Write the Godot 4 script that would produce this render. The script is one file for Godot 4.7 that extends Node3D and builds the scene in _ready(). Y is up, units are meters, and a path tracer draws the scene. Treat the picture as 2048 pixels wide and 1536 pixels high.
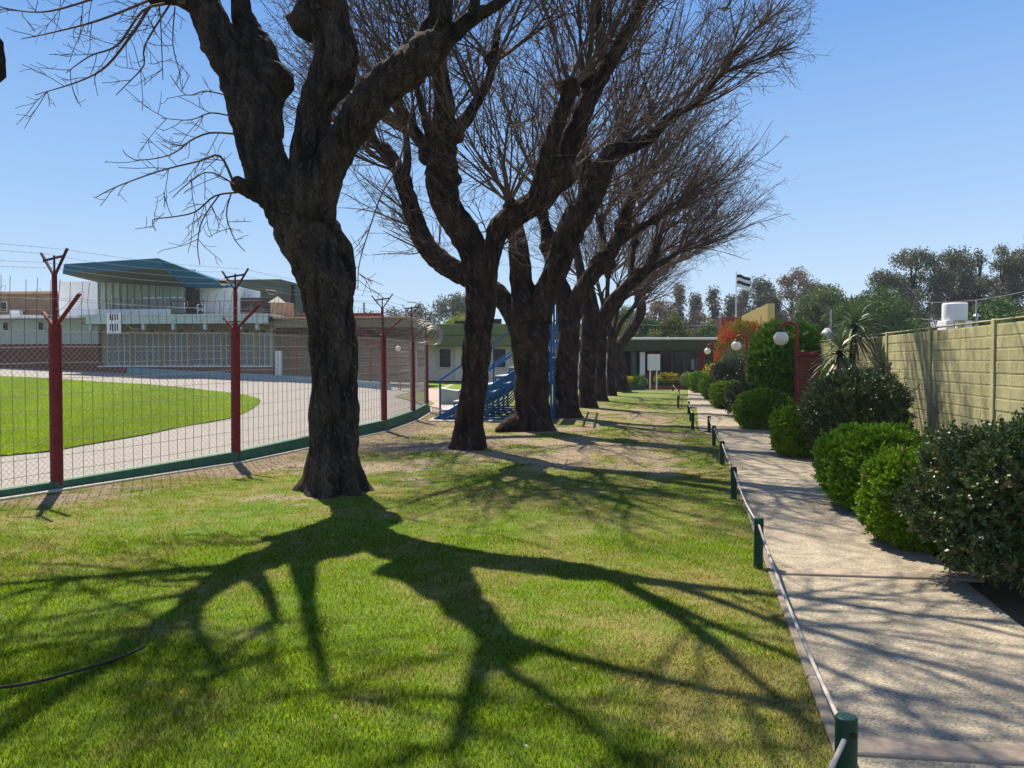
extends Node3D
# A row of pollarded trees on a club lawn, with a garden path, a wire fence and low buildings.

const EYE := 1.65
const TILT := -1.65
const FOCAL := 1600.0

var rng := RandomNumberGenerator.new()
var M := {}
var lump := FastNoiseLite.new()
var fine := FastNoiseLite.new()
var patch := FastNoiseLite.new()
var taken := {}
var bark_tint := Color(1, 1, 1)

# ---------------------------------------------------------------- mesh builder
class MB:
	var v := PackedVector3Array()
	var nn := PackedVector3Array()
	var cc := PackedColorArray()
	var uv := PackedVector2Array()
	var ix := PackedInt32Array()
	var col := Color(1, 1, 1)
	var tinted := false
	var mapped := false

	func vert(p: Vector3, n: Vector3, u := Vector2.ZERO) -> int:
		v.append(p); nn.append(n); cc.append(col); uv.append(u)
		return v.size() - 1

	func tri(a: Vector3, b: Vector3, c: Vector3) -> void:
		var n := (b - a).cross(c - a).normalized()
		var i := vert(a, n)
		vert(b, n); vert(c, n)
		ix.append_array([i, i + 2, i + 1])

	func quad(a: Vector3, b: Vector3, c: Vector3, d: Vector3) -> void:
		var n := (c - a).cross(d - b).normalized()
		var i := vert(a, n, Vector2(0, 0))
		vert(b, n, Vector2(1, 0)); vert(c, n, Vector2(1, 1)); vert(d, n, Vector2(0, 1))
		ix.append_array([i, i + 2, i + 1, i, i + 3, i + 2])

	# a box about the origin of t; ch chamfers its edges
	func block(t: Transform3D, s: Vector3, ch := 0.0) -> void:
		var h := s / 2.0
		if ch <= 0.0:
			for ax in 3:
				for sg in [-1.0, 1.0]:
					var a := Vector3.ZERO; var b := Vector3.ZERO; var n := Vector3.ZERO
					n[ax] = sg * h[ax]; a[(ax + 1) % 3] = h[(ax + 1) % 3]; b[(ax + 2) % 3] = h[(ax + 2) % 3] * sg
					quad(t * (n - a - b), t * (n + a - b), t * (n + a + b), t * (n - a + b))
			return
		var c := minf(ch, minf(h.x, minf(h.y, h.z)) * 0.9)
		for ax in 3:
			var ay := (ax + 1) % 3
			var az := (ax + 2) % 3
			for sg in [-1.0, 1.0]:
				var a := Vector3.ZERO; var b := Vector3.ZERO; var n := Vector3.ZERO
				n[ax] = sg * h[ax]; a[ay] = h[ay] - c; b[az] = (h[az] - c) * sg
				quad(t * (n - a - b), t * (n + a - b), t * (n + a + b), t * (n - a + b))
				# edge between +-ay face and the sg az face, along ax
				for s2 in [-1.0, 1.0]:
					var l := Vector3.ZERO; var p := Vector3.ZERO; var q := Vector3.ZERO
					l[ax] = h[ax] - c
					p[ay] = s2 * h[ay]; p[az] = sg * (h[az] - c)
					q[ay] = s2 * (h[ay] - c); q[az] = sg * h[az]
					if s2 * sg < 0:
						quad(t * (p - l), t * (p + l), t * (q + l), t * (q - l))
					else:
						quad(t * (q - l), t * (q + l), t * (p + l), t * (p - l))
		for x in [-1.0, 1.0]:
			for y in [-1.0, 1.0]:
				for z in [-1.0, 1.0]:
					var p := t * Vector3(x * h.x, y * (h.y - c), z * (h.z - c))
					var q := t * Vector3(x * (h.x - c), y * h.y, z * (h.z - c))
					var r := t * Vector3(x * (h.x - c), y * (h.y - c), z * h.z)
					if x * y * z > 0: tri(p, q, r)
					else: tri(p, r, q)

	func box(lo: Vector3, hi: Vector3, ch := 0.0) -> void:
		block(Transform3D(Basis(), (lo + hi) / 2.0), (hi - lo).abs(), ch)

	# a bar of w (sideways) by h (upwards) from a to b
	func bar(a: Vector3, b: Vector3, w: float, h: float, ch := 0.0, up := Vector3.UP) -> void:
		var z := (b - a).normalized()
		if absf(z.dot(up)) > 0.98: up = Vector3.RIGHT
		var x := up.cross(z).normalized()
		block(Transform3D(Basis(x, z.cross(x), z), (a + b) / 2.0), Vector3(w, h, a.distance_to(b)), ch)

	func tube(p: PackedVector3Array, r: PackedFloat32Array, sides := 6, caps := true) -> void:
		var m := p.size()
		var d := (p[1] - p[0]).normalized()
		var x := d.cross(Vector3(0.31, 0.83, 0.47)).normalized()
		var first := v.size()
		for i in m:
			if i < m - 1: d = (p[i + 1] - p[maxi(i - 1, 0)]).normalized()
			else: d = (p[i] - p[i - 1]).normalized()
			x = (x - d * x.dot(d)).normalized()
			var y := d.cross(x)
			for k in sides:
				var a := TAU * k / sides
				var n := x * cos(a) + y * sin(a)
				vert(p[i] + n * r[i], n)
		for i in m - 1:
			for k in sides:
				var a := first + i * sides + k
				var b := first + i * sides + (k + 1) % sides
				ix.append_array([a, a + sides, b, b, a + sides, b + sides])
		if caps:
			for e in [0, m - 1]:
				var n := (p[0] - p[1]).normalized() if e == 0 else (p[m - 1] - p[m - 2]).normalized()
				var c := vert(p[e], n)
				var s := v.size()
				for k in sides:
					vert(v[first + e * sides + k], n)
				for k in sides:
					if e == 0: ix.append_array([c, s + k, s + (k + 1) % sides])
					else: ix.append_array([c, s + (k + 1) % sides, s + k])

	func rod(a: Vector3, b: Vector3, r: float, sides := 6, caps := true) -> void:
		tube(PackedVector3Array([a, b]), PackedFloat32Array([r, r]), sides, caps)

	# rings of (height, radius) turned about the y axis of t
	func lathe(t: Transform3D, prof: Array, sides := 16) -> void:
		var first := v.size()
		for i in prof.size():
			var p: Vector2 = prof[i]
			var a: Vector2 = prof[maxi(i - 1, 0)]
			var b: Vector2 = prof[mini(i + 1, prof.size() - 1)]
			var dir := (b - a).normalized()
			for k in sides:
				var w := TAU * k / sides
				var n := Vector3(cos(w) * dir.x, -dir.y, sin(w) * dir.x)
				vert(t * Vector3(cos(w) * p.y, p.x, sin(w) * p.y), (t.basis * n).normalized())
		for i in prof.size() - 1:
			for k in sides:
				var a := first + i * sides + k
				var b := first + i * sides + (k + 1) % sides
				ix.append_array([a, b, a + sides, b, b + sides, a + sides])

	func ball(c: Vector3, r: Vector3, rings := 10, segs := 14) -> void:
		var first := v.size()
		for i in rings + 1:
			var e := PI * i / rings - PI / 2
			for k in segs:
				var a := TAU * k / segs
				var n := Vector3(cos(e) * cos(a), sin(e), cos(e) * sin(a))
				vert(c + n * r, (n / r).normalized())
		for i in rings:
			for k in segs:
				var a := first + i * segs + k
				var b := first + i * segs + (k + 1) % segs
				ix.append_array([a, b, a + segs, b, b + segs, a + segs])

	# flat polygon prism: pts counter-clockwise seen from the tip of up
	func prism(pts: Array, up: Vector3) -> void:
		var m := pts.size()
		for i in m:
			var a: Vector3 = pts[i]
			var b: Vector3 = pts[(i + 1) % m]
			quad(a, b, b + up, a + up)
		for i in range(1, m - 1):
			tri(pts[0] + up, pts[i] + up, pts[i + 1] + up)
			tri(pts[0], pts[i + 1], pts[i])

	func leaf(a: Vector3, b: Vector3, side: Vector3, bend: Vector3) -> void:
		var m := (a + b) / 2.0 + bend
		var n := (b - a).cross(side).normalized()
		var i := vert(a, n)
		vert(m + side, n); vert(b, n); vert(m - side, n)
		ix.append_array([i, i + 1, i + 2, i, i + 2, i + 3])

	func done() -> ArrayMesh:
		var arr := []
		arr.resize(Mesh.ARRAY_MAX)
		arr[Mesh.ARRAY_VERTEX] = v
		arr[Mesh.ARRAY_NORMAL] = nn
		if tinted: arr[Mesh.ARRAY_COLOR] = cc
		if mapped: arr[Mesh.ARRAY_TEX_UV] = uv
		arr[Mesh.ARRAY_INDEX] = ix
		var m := ArrayMesh.new()
		m.add_surface_from_arrays(Mesh.PRIMITIVE_TRIANGLES, arr)
		return m

# ---------------------------------------------------------------- places
func at(px: float, py: float, d: float) -> Vector3:
	var t := deg_to_rad(TILT)
	var u := (px - 1024.0) / FOCAL
	var w := (768.0 - py) / FOCAL
	var k := d / (cos(t) - w * sin(t))
	return Vector3(u * k, EYE + (w * cos(t) + sin(t)) * k, -d)

func lie(x: float, d: float) -> float:                 # height of the ground
	return minf(0.04 * maxf(0.0, -x - 4.0) * smoothstep(10.0, 45.0, d), 2.6)

func on_ground(px: float, py: float, lift := 0.0) -> Vector3:
	var lo := 2.0
	var hi := 140.0
	for i in 40:
		var mid := (lo + hi) / 2.0
		var p := at(px, py, mid)
		if p.y > lie(p.x, mid) + lift: lo = mid
		else: hi = mid
	return at(px, py, lo)

# ---------------------------------------------------------------- nodes
func numbered(called: String) -> String:
	if not taken.has(called):
		taken[called] = 0
		return called
	taken[called] += 1
	return "%s_%03d" % [called, taken[called]]

func tag(o: Node3D, label: String, category := "", group := "", kind := "thing") -> Node3D:
	o.set_meta("label", label)
	if category: o.set_meta("category", category)
	if group: o.set_meta("group", group)
	if kind: o.set_meta("kind", kind)
	return o

func thing(called: String, label: String, category: String, where: Vector3, turn := 0.0, group := "") -> Node3D:
	var o := Node3D.new()
	o.name = numbered(called)
	add_child(o)
	o.position = where
	o.rotation.y = turn
	tag(o, label, category, group)
	return o

func part(parent: Node3D, called: String, mesh: Mesh, m: Material, where := Vector3.ZERO) -> MeshInstance3D:
	var o := MeshInstance3D.new()
	o.name = called
	o.mesh = mesh
	o.material_override = m
	o.position = where
	parent.add_child(o, true)
	return o

func single(called: String, label: String, category: String, mesh: Mesh, m: Material, where := Vector3.ZERO, group := "") -> MeshInstance3D:
	var o := part(self, numbered(called), mesh, m, where)
	tag(o, label, category, group)
	return o

func setting(called: String, label: String, mesh: Mesh, m: Material, kind := "structure") -> MeshInstance3D:
	var o := part(self, numbered(called), mesh, m)
	tag(o, label, "", "", kind)
	return o

func scatter(parent: Node3D, called: String, mesh: Mesh, m: Material, places: Array, tints: Array) -> MultiMeshInstance3D:
	var mm := MultiMesh.new()
	mm.transform_format = MultiMesh.TRANSFORM_3D
	mm.use_colors = true
	mm.mesh = mesh
	mm.instance_count = places.size()
	for i in places.size():
		mm.set_instance_transform(i, places[i])
		mm.set_instance_color(i, tints[i])
	var o := MultiMeshInstance3D.new()
	o.name = called
	o.multimesh = mm
	o.material_override = m
	parent.add_child(o, true)
	o.set_meta("kind", "stuff")
	return o

# ---------------------------------------------------------------- materials
func lin(r: float, g: float, b: float) -> Color:
	return Color(r, g, b).linear_to_srgb()

func noise_of(sd: int, freq: float, oct := 4, kind := FastNoiseLite.TYPE_SIMPLEX_SMOOTH, frac := FastNoiseLite.FRACTAL_FBM) -> FastNoiseLite:
	var f := FastNoiseLite.new()
	f.seed = sd; f.frequency = freq; f.noise_type = kind
	f.fractal_type = frac; f.fractal_octaves = oct
	return f

# grey picture of noise between lo and hi (sRGB), a squeezed copy when stretch > 1
func grain(f: FastNoiseLite, lo: float, hi: float, size := 512, stretch := 1, gamma := 1.0) -> ImageTexture:
	var im := f.get_seamless_image(size, size / stretch)
	im.convert(Image.FORMAT_L8)
	if stretch > 1: im.resize(size, size, Image.INTERPOLATE_CUBIC)
	var b := im.get_data()
	var shade := PackedByteArray()
	for i in 256:
		var g := clampf(lo + (hi - lo) * pow(i / 255.0, gamma), 0, 1)
		shade.append(int(255.0 * Color(g, g, g).linear_to_srgb().r))
	for i in b.size():
		b[i] = shade[b[i]]
	return ImageTexture.create_from_image(Image.create_from_data(size, size, false, Image.FORMAT_L8, b))

func plain_mat(c: Color, rough := 0.8, metal := 0.0) -> StandardMaterial3D:
	var m := StandardMaterial3D.new()
	m.albedo_color = c
	m.roughness = rough
	m.metallic = metal
	m.metallic_specular = 0.5 if metal > 0.0 else 0.32
	return m

# colour broken up by noise laid on in world space, with a little relief
func worn(c: Color, tex: Texture2D, scale: Vector3, rough := 0.85, relief := 0.0, height: Texture2D = null) -> StandardMaterial3D:
	var m := plain_mat(c, rough)
	m.albedo_texture = tex
	m.uv1_triplanar = true
	m.uv1_world_triplanar = true
	m.uv1_scale = scale
	if relief != 0.0:
		m.heightmap_enabled = true
		m.heightmap_texture = height if height else tex
		m.heightmap_scale = relief
	return m

func leafy(c: Color, rough := 0.55, through := 0.5) -> StandardMaterial3D:
	var m := plain_mat(c, rough)
	m.vertex_color_use_as_albedo = true
	m.metallic_specular = 0.22
	m.backlight_enabled = true
	m.backlight = Color(through, through, through * 0.6)
	return m

func make_materials() -> void:
	var soft := grain(noise_of(3, 0.012, 5), 0.88, 1.0)
	var mid := grain(noise_of(5, 0.03, 5), 0.62, 1.0)
	var speck := grain(noise_of(9, 0.16, 3, FastNoiseLite.TYPE_VALUE_CUBIC), 0.45, 1.0, 512, 1, 0.8)
	var pebble := grain(noise_of(33, 0.10, 3, FastNoiseLite.TYPE_VALUE_CUBIC), 0.18, 1.0, 1024, 1, 0.75)
	var cells := grain(noise_of(12, 0.09, 2, FastNoiseLite.TYPE_CELLULAR), 0.3, 1.0)
	var furrow := grain(noise_of(21, 0.022, 4, FastNoiseLite.TYPE_SIMPLEX_SMOOTH, FastNoiseLite.FRACTAL_RIDGED), 0.10, 1.0, 1024, 4, 2.0)
	var streak := grain(noise_of(23, 0.02, 4), 0.82, 1.0, 512, 4)
	M.soft = soft; M.speck = speck
	M.bark = plain_mat(Color.WHITE, 0.95)
	M.bark.vertex_color_use_as_albedo = true
	M.bark.albedo_texture = furrow
	M.bark.heightmap_enabled = true
	M.bark.heightmap_texture = furrow
	M.bark.heightmap_scale = 5.0
	M.shoot = plain_mat(Color.WHITE, 0.9)
	M.shoot.vertex_color_use_as_albedo = true
	M.lawn = plain_mat(Color.WHITE, 0.95)
	M.lawn.vertex_color_use_as_albedo = true
	M.lawn.albedo_texture = speck
	M.lawn.uv1_triplanar = true; M.lawn.uv1_world_triplanar = true; M.lawn.uv1_scale = Vector3(1.7, 1.7, 1.7)
	M.lawn.heightmap_enabled = true; M.lawn.heightmap_texture = speck; M.lawn.heightmap_scale = 2.0
	M.blade = leafy(Color.WHITE, 0.8, 0.55)
	M.blade.metallic_specular = 0.08
	M.path = worn(lin(0.53, 0.455, 0.335), pebble, Vector3(1.0, 1.0, 1.0), 0.95, 1.5)
	M.path.detail_enabled = true
	M.path.detail_albedo = mid
	M.path.detail_blend_mode = BaseMaterial3D.BLEND_MODE_MUL
	M.path.detail_uv_layer = BaseMaterial3D.DETAIL_UV_2
	M.path.uv2_triplanar = true; M.path.uv2_world_triplanar = true; M.path.uv2_scale = Vector3(0.31, 0.31, 0.31)
	M.strip = worn(lin(0.36, 0.29, 0.22), mid, Vector3(0.9, 0.9, 0.9), 0.9, 0.6)
	M.edge = worn(lin(0.27, 0.225, 0.17), mid, Vector3(1.3, 1.3, 1.3), 0.95, 1.0)
	M.soil = worn(lin(0.11, 0.075, 0.05), speck, Vector3(1.6, 1.6, 1.6), 1.0, 3.0)
	M.ground = worn(lin(0.14, 0.15, 0.06), mid, Vector3(0.2, 0.2, 0.2), 1.0)
	M.track = worn(lin(0.31, 0.285, 0.255), mid, Vector3(0.35, 0.35, 0.35), 0.95)
	M.pink = worn(lin(0.42, 0.31, 0.26), mid, Vector3(0.5, 0.5, 0.5), 0.95)
	M.field = worn(lin(0.145, 0.265, 0.004), pebble, Vector3(0.5, 0.5, 0.5), 0.95, 2.0)
	M.field.vertex_color_use_as_albedo = true
	M.redpaint = worn(lin(0.26, 0.026, 0.028), mid, Vector3(1.3, 0.7, 1.3), 0.5)
	M.darksteel = worn(lin(0.09, 0.03, 0.035), soft, Vector3(2, 2, 2), 0.55)
	M.wire = plain_mat(lin(0.11, 0.11, 0.10), 0.75, 0.1)
	M.zinc = plain_mat(lin(0.36, 0.34, 0.3), 0.45, 0.5)
	M.kerb = worn(lin(0.062, 0.19, 0.115), mid, Vector3(0.8, 1.6, 0.8), 0.7, 0.6)
	M.footing = worn(lin(0.52, 0.47, 0.38), mid, Vector3(1, 1, 1), 0.9, 0.8)
	M.postgreen = worn(lin(0.017, 0.07, 0.045), mid, Vector3(4, 2, 4), 0.4)
	M.rope = worn(lin(0.52, 0.48, 0.44), speck, Vector3(9, 9, 9), 0.9, 1.0)
	M.wall = worn(lin(0.54, 0.505, 0.265), mid, Vector3(0.9, 0.7, 0.9), 0.9, 0.5, speck)
	var grime := grain(noise_of(41, 0.02, 5), 0.45, 1.0, 512, 1, 0.6)
	for k in [["wall", 0.28], ["redpaint", 1.4], ["kerb", 0.5], ["postgreen", 2.2]]:
		var w: StandardMaterial3D = M[k[0]]
		w.detail_enabled = true
		w.detail_albedo = grime
		w.detail_blend_mode = BaseMaterial3D.BLEND_MODE_MUL
		w.detail_uv_layer = BaseMaterial3D.DETAIL_UV_2
		w.uv2_triplanar = true; w.uv2_world_triplanar = true; w.uv2_scale = Vector3(k[1], k[1] * 0.4, k[1])
	M.brick = worn(lin(0.24, 0.075, 0.045), mid, Vector3(2, 2, 2), 0.9, 0.6)
	M.brickdark = worn(lin(0.16, 0.05, 0.034), mid, Vector3(2, 2, 2), 0.9, 0.6)
	M.mortar = worn(lin(0.25, 0.2, 0.16), speck, Vector3(2, 2, 2), 1.0)
	M.lampred = worn(lin(0.30, 0.02, 0.025), soft, Vector3(1, 1, 1), 0.45)
	M.globe = plain_mat(lin(0.8, 0.76, 0.68), 0.25)
	M.globe.backlight_enabled = true
	M.globe.backlight = Color(0.7, 0.68, 0.62)
	M.blue = worn(lin(0.018, 0.11, 0.29), soft, Vector3(1, 1, 1), 0.4)
	M.plank = worn(lin(0.44, 0.49, 0.54), soft, Vector3(1, 1, 1), 0.45)
	M.white = worn(lin(0.80, 0.79, 0.76), soft, Vector3(0.6, 0.6, 0.6), 0.7)
	M.cream = worn(lin(0.80, 0.73, 0.60), soft, Vector3(0.5, 0.5, 0.5), 0.85)
	M.palegreen = worn(lin(0.34, 0.42, 0.37), streak, Vector3(0.4, 0.4, 0.4), 0.8)
	M.aqua = worn(lin(0.42, 0.53, 0.46), soft, Vector3(0.4, 0.4, 0.4), 0.8)
	M.fascia = worn(lin(0.15, 0.165, 0.055), streak, Vector3(0.3, 0.3, 0.3), 0.7)
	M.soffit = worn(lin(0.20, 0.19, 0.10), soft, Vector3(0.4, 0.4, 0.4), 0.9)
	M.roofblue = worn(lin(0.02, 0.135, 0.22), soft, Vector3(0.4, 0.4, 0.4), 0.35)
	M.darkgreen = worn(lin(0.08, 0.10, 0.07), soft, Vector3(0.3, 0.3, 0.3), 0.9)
	M.brown = worn(lin(0.20, 0.14, 0.09), mid, Vector3(0.3, 0.3, 0.3), 0.9)
	M.bluekerb = worn(lin(0.19, 0.38, 0.44), mid, Vector3(0.5, 0.5, 0.5), 0.8)
	M.yellow = worn(lin(0.62, 0.46, 0.15), soft, Vector3(0.3, 0.3, 0.3), 0.85)
	M.orange = worn(lin(0.5, 0.3, 0.18), mid, Vector3(0.5, 0.5, 0.5), 0.85)
	M.glassdark = plain_mat(lin(0.02, 0.02, 0.022), 0.08)
	M.glassgrey = plain_mat(lin(0.11, 0.135, 0.145), 0.2)
	M.glasspale = plain_mat(lin(0.27, 0.31, 0.32), 0.3)
	M.glassclear = plain_mat(Color(0.75, 0.8, 0.8, 0.28), 0.05)
	M.glassclear.transparency = BaseMaterial3D.TRANSPARENCY_ALPHA
	M.black = plain_mat(lin(0.012, 0.012, 0.013), 0.7)
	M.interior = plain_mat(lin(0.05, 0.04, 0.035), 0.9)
	M.grey = worn(lin(0.42, 0.42, 0.42), soft, Vector3(1, 1, 1), 0.7)
	M.steel = plain_mat(lin(0.4, 0.4, 0.4), 0.4, 0.7)
	M.wood = worn(lin(0.15, 0.10, 0.06), streak, Vector3(0.7, 0.7, 0.7), 0.9)
	M.leafbox = leafy(Color.WHITE, 0.5, 0.55)
	M.leafgloss = leafy(Color.WHITE, 0.4, 0.25)
	M.leafgloss.metallic_specular = 0.4
	M.leaffar = leafy(Color.WHITE, 0.7, 0.35)
	M.stem = worn(lin(0.12, 0.085, 0.06), mid, Vector3(3, 1, 3), 0.95)
	M.flower = leafy(Color.WHITE, 0.7, 0.5)
	M.feather = plain_mat(Color.WHITE, 0.8)
	M.feather.vertex_color_use_as_albedo = true
	M.rubber = plain_mat(lin(0.02, 0.018, 0.016), 0.6)

# ---------------------------------------------------------------- bare trees
func spline(pts: Array, rads: Array, step: float) -> Array:
	var p := PackedVector3Array()
	var r := PackedFloat32Array()
	var m := pts.size()
	for i in m - 1:
		var a: Vector3 = pts[maxi(i - 1, 0)]
		var b: Vector3 = pts[i]
		var c: Vector3 = pts[i + 1]
		var d: Vector3 = pts[mini(i + 2, m - 1)]
		var n := maxi(2, int(ceil(b.distance_to(c) / step)))
		for k in n:
			var t := float(k) / n
			p.append(b.cubic_interpolate(c, a, d, t))
			r.append(lerpf(rads[i], rads[i + 1], smoothstep(0.0, 1.0, t) * 0.5 + t * 0.5))
	p.append(pts[m - 1]); r.append(rads[m - 1])
	return [p, r]

# a limb with lumps, furrowed bark and, where flare > 0, spreading roots at its foot
func bark_tube(mb: MB, pts: Array, rads: Array, sides: int, step: float, flare := 0.0, tone := 1.0, lumpy := 0.065) -> void:
	var sp := spline(pts, rads, step)
	var P: PackedVector3Array = sp[0]
	var R: PackedFloat32Array = sp[1]
	var m := P.size()
	var pos := PackedVector3Array()
	var shade := PackedFloat32Array()
	pos.resize(m * sides); shade.resize(m * sides)
	var x := (P[1] - P[0]).normalized().cross(Vector3(0.31, 0.43, 0.87)).normalized()
	var s := 0.0
	var phase := P[0].x * 3.7 + P[0].z * 2.1
	var vs := PackedFloat32Array()
	for i in m:
		var d := (P[mini(i + 1, m - 1)] - P[maxi(i - 1, 0)]).normalized()
		x = (x - d * x.dot(d)).normalized()
		var y := d.cross(x)
		if i > 0: s += P[i].distance_to(P[i - 1])
		vs.append(s)
		for k in sides:
			var w := TAU * k / sides
			var n := x * cos(w) + y * sin(w)
			var q := P[i] + n * R[i]
			var big := lump.get_noise_3dv(q * 1.6) + 0.5 * lump.get_noise_3dv(q * 4.3)
			var ridge := fine.get_noise_3d(q.x * 9.0 + phase, s * 1.7, q.z * 9.0)
			var rr := R[i] * (1.0 + lumpy * 1.6 * big) + minf(R[i] * 0.17, 0.042) * ridge
			if flare > 0.0:
				var lobes := 0.5 + 0.5 * sin(w * 5.0 + 2.0 * sin(w * 2.0 + phase))
				rr += R[i] * flare * exp(-s / 0.22) * (0.2 + 1.1 * lobes) + R[i] * flare * 0.4 * exp(-s / 0.6) * (0.2 + lobes)
			pos[i * sides + k] = P[i] + n * rr
			shade[i * sides + k] = clampf(0.62 + 0.75 * ridge + 0.3 * big, 0.2, 1.6)
	var first := mb.v.size()
	var turns := maxf(1.0, roundf(TAU * R[0] / 0.55))
	for i in m:
		for k in sides + 1:
			var kk := k % sides
			var a: Vector3 = pos[mini(i + 1, m - 1) * sides + kk] - pos[maxi(i - 1, 0) * sides + kk]
			var b := pos[i * sides + (kk + 1) % sides] - pos[i * sides + (kk + sides - 1) % sides]
			var q := pos[i * sides + kk]
			var g := shade[i * sides + kk] * tone
			var spot := patch.get_noise_3dv(q * 24.0)
			var c := Color(0.17 * g, 0.122 * g, 0.088 * g) * bark_tint
			if spot > 0.40: c = c.lerp(Color(0.30, 0.27, 0.23), 0.6)
			mb.col = c
			mb.vert(q, b.cross(a).normalized(), Vector2(turns * k / sides, vs[i] / 0.8))
	var w1 := sides + 1
	for i in m - 1:
		for k in sides:
			var a := first + i * w1 + k
			mb.ix.append_array([a, a + w1, a + 1, a + 1, a + w1, a + w1 + 1])
	for e in [0, m - 1]:
		var out := (P[0] - P[1]).normalized() if e == 0 else (P[m - 1] - P[m - 2]).normalized()
		mb.col = Color(0.10, 0.075, 0.055)
		var c := mb.vert(P[e] + out * R[e] * 0.5, out, Vector2(0.5, vs[e] / 0.8 + 0.2))
		for k in sides:
			var a: int = first + e * w1 + k
			if e == 0: mb.ix.append_array([c, a, a + 1])
			else: mb.ix.append_array([c, a + 1, a])

func knob(mb: MB, c: Vector3, r: float) -> void:
	var d := Vector3(rng.randf_range(-0.4, 0.4), 1.0, rng.randf_range(-0.4, 0.4)).normalized() * r
	bark_tube(mb, [c - d, c - d * 0.5, c + d * 0.3, c + d], [r * 0.55, r * 0.95, r, r * 0.5], 14, r * 0.4, 0.0, 0.9, 0.28)

func any_dir() -> Vector3:
	var a := rng.randf() * TAU
	var y := rng.randf_range(-1.0, 1.0)
	var h := sqrt(1.0 - y * y)
	return Vector3(cos(a) * h, y, sin(a) * h)

# one shoot with its forks, twigs and twiglets, all into mb
func shoot(mb: MB, p: Vector3, dir: Vector3, length: float, r: float, level: int, lift: float, dense := 1.0, forks := 0) -> void:
	var n: int = clampi(int(length / [0.30, 0.17, 0.10][level]), 3, [16, 8, 4][level])
	var P := PackedVector3Array([p])
	var R := PackedFloat32Array([r])
	var D := [dir]
	var thin: float = [0.0065, 0.0042, 0.0032][level]
	var sway := any_dir() * 0.5
	for i in n:
		if i % 4 == 3: sway = any_dir() * 0.5
		dir = (dir + Vector3.UP * lift * (0.5 if level else 1.0) + (any_dir() + sway) * [0.11, 0.20, 0.30][level]).normalized()
		p += dir * length / n
		P.append(p)
		R.append(maxf(thin, lerpf(r, thin, pow(float(i + 1) / n, 0.75))))
		D.append(dir)
	var warm := rng.randf_range(0.75, 1.2)
	mb.col = Color(0.10, 0.069, 0.052) * warm if level < 2 else Color(0.13, 0.093, 0.072) * warm
	mb.tube(P, R, 6 if r > 0.02 else (5 if level == 0 else 3), false)
	if level == 2: return
	for j in forks:
		var i := int(n * rng.randf_range(0.15, 0.6))
		var base: Vector3 = D[i]
		var side := base.cross(any_dir()).normalized()
		shoot(mb, P[i], (base + side * rng.randf_range(0.35, 0.7)).normalized(), length * rng.randf_range(0.5, 0.75), R[i] * 0.72, 0, lift, dense, forks - 2)
	var count := int(length * (2.4 if level == 0 else 5.2) * dense + rng.randf())
	for j in count:
		var t := rng.randf_range(0.2 if level == 0 else 0.15, 1.0)
		var f := t * n
		var i := mini(int(f), n - 1)
		var q := P[i].lerp(P[i + 1], f - i)
		var base: Vector3 = D[i + 1]
		var side := base.cross(any_dir()).normalized()
		var away := (base * rng.randf_range(0.3, 1.2) + side * 0.9).normalized()
		var l := rng.randf_range(0.5, 1.3) * (1.15 - 0.6 * t) if level == 0 else length * rng.randf_range(0.25, 0.55) * (1.1 - 0.5 * t)
		shoot(mb, q, away, maxf(l, 0.14), maxf(thin, minf(R[i] * 0.5, 0.011)), level + 1, lift * 0.7, dense)

func branch(tree: Node3D, p: Vector3, dir: Vector3, length: float, r: float, lift: float, dense := 1.0) -> void:
	var mb := MB.new()
	mb.tinted = true
	shoot(mb, p, dir.normalized(), length, r, 0, lift, dense, 2)
	part(tree, "branch", mb.done(), M.shoot, -tree.position)

# a thin branch drawn along given points, with twigs
func drawn_branch(tree: Node3D, pts: Array, r: float, twig := 0.55, per_m := 7.0) -> void:
	var mb := MB.new()
	mb.tinted = true
	var rads := []
	for i in pts.size(): rads.append(lerpf(r, 0.005, float(i) / (pts.size() - 1)))
	var sp := spline(pts, rads, 0.1)
	mb.col = Color(0.10, 0.066, 0.046)
	mb.tube(sp[0], sp[1], 5, false)
	var P: PackedVector3Array = sp[0]
	var total := 0.0
	for i in P.size() - 1: total += P[i].distance_to(P[i + 1])
	for j in int(total * per_m):
		var i := rng.randi_range(int(P.size() * 0.12), P.size() - 2)
		var d := (P[i + 1] - P[i]).normalized()
		var away := (d * rng.randf_range(0.4, 1.2) + d.cross(any_dir()).normalized()).normalized()
		shoot(mb, P[i], away, twig * rng.randf_range(0.4, 1.1), 0.0055, 1, 0.05, 0.9)
	part(tree, "branch", mb.done(), M.shoot, -tree.position)

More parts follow.
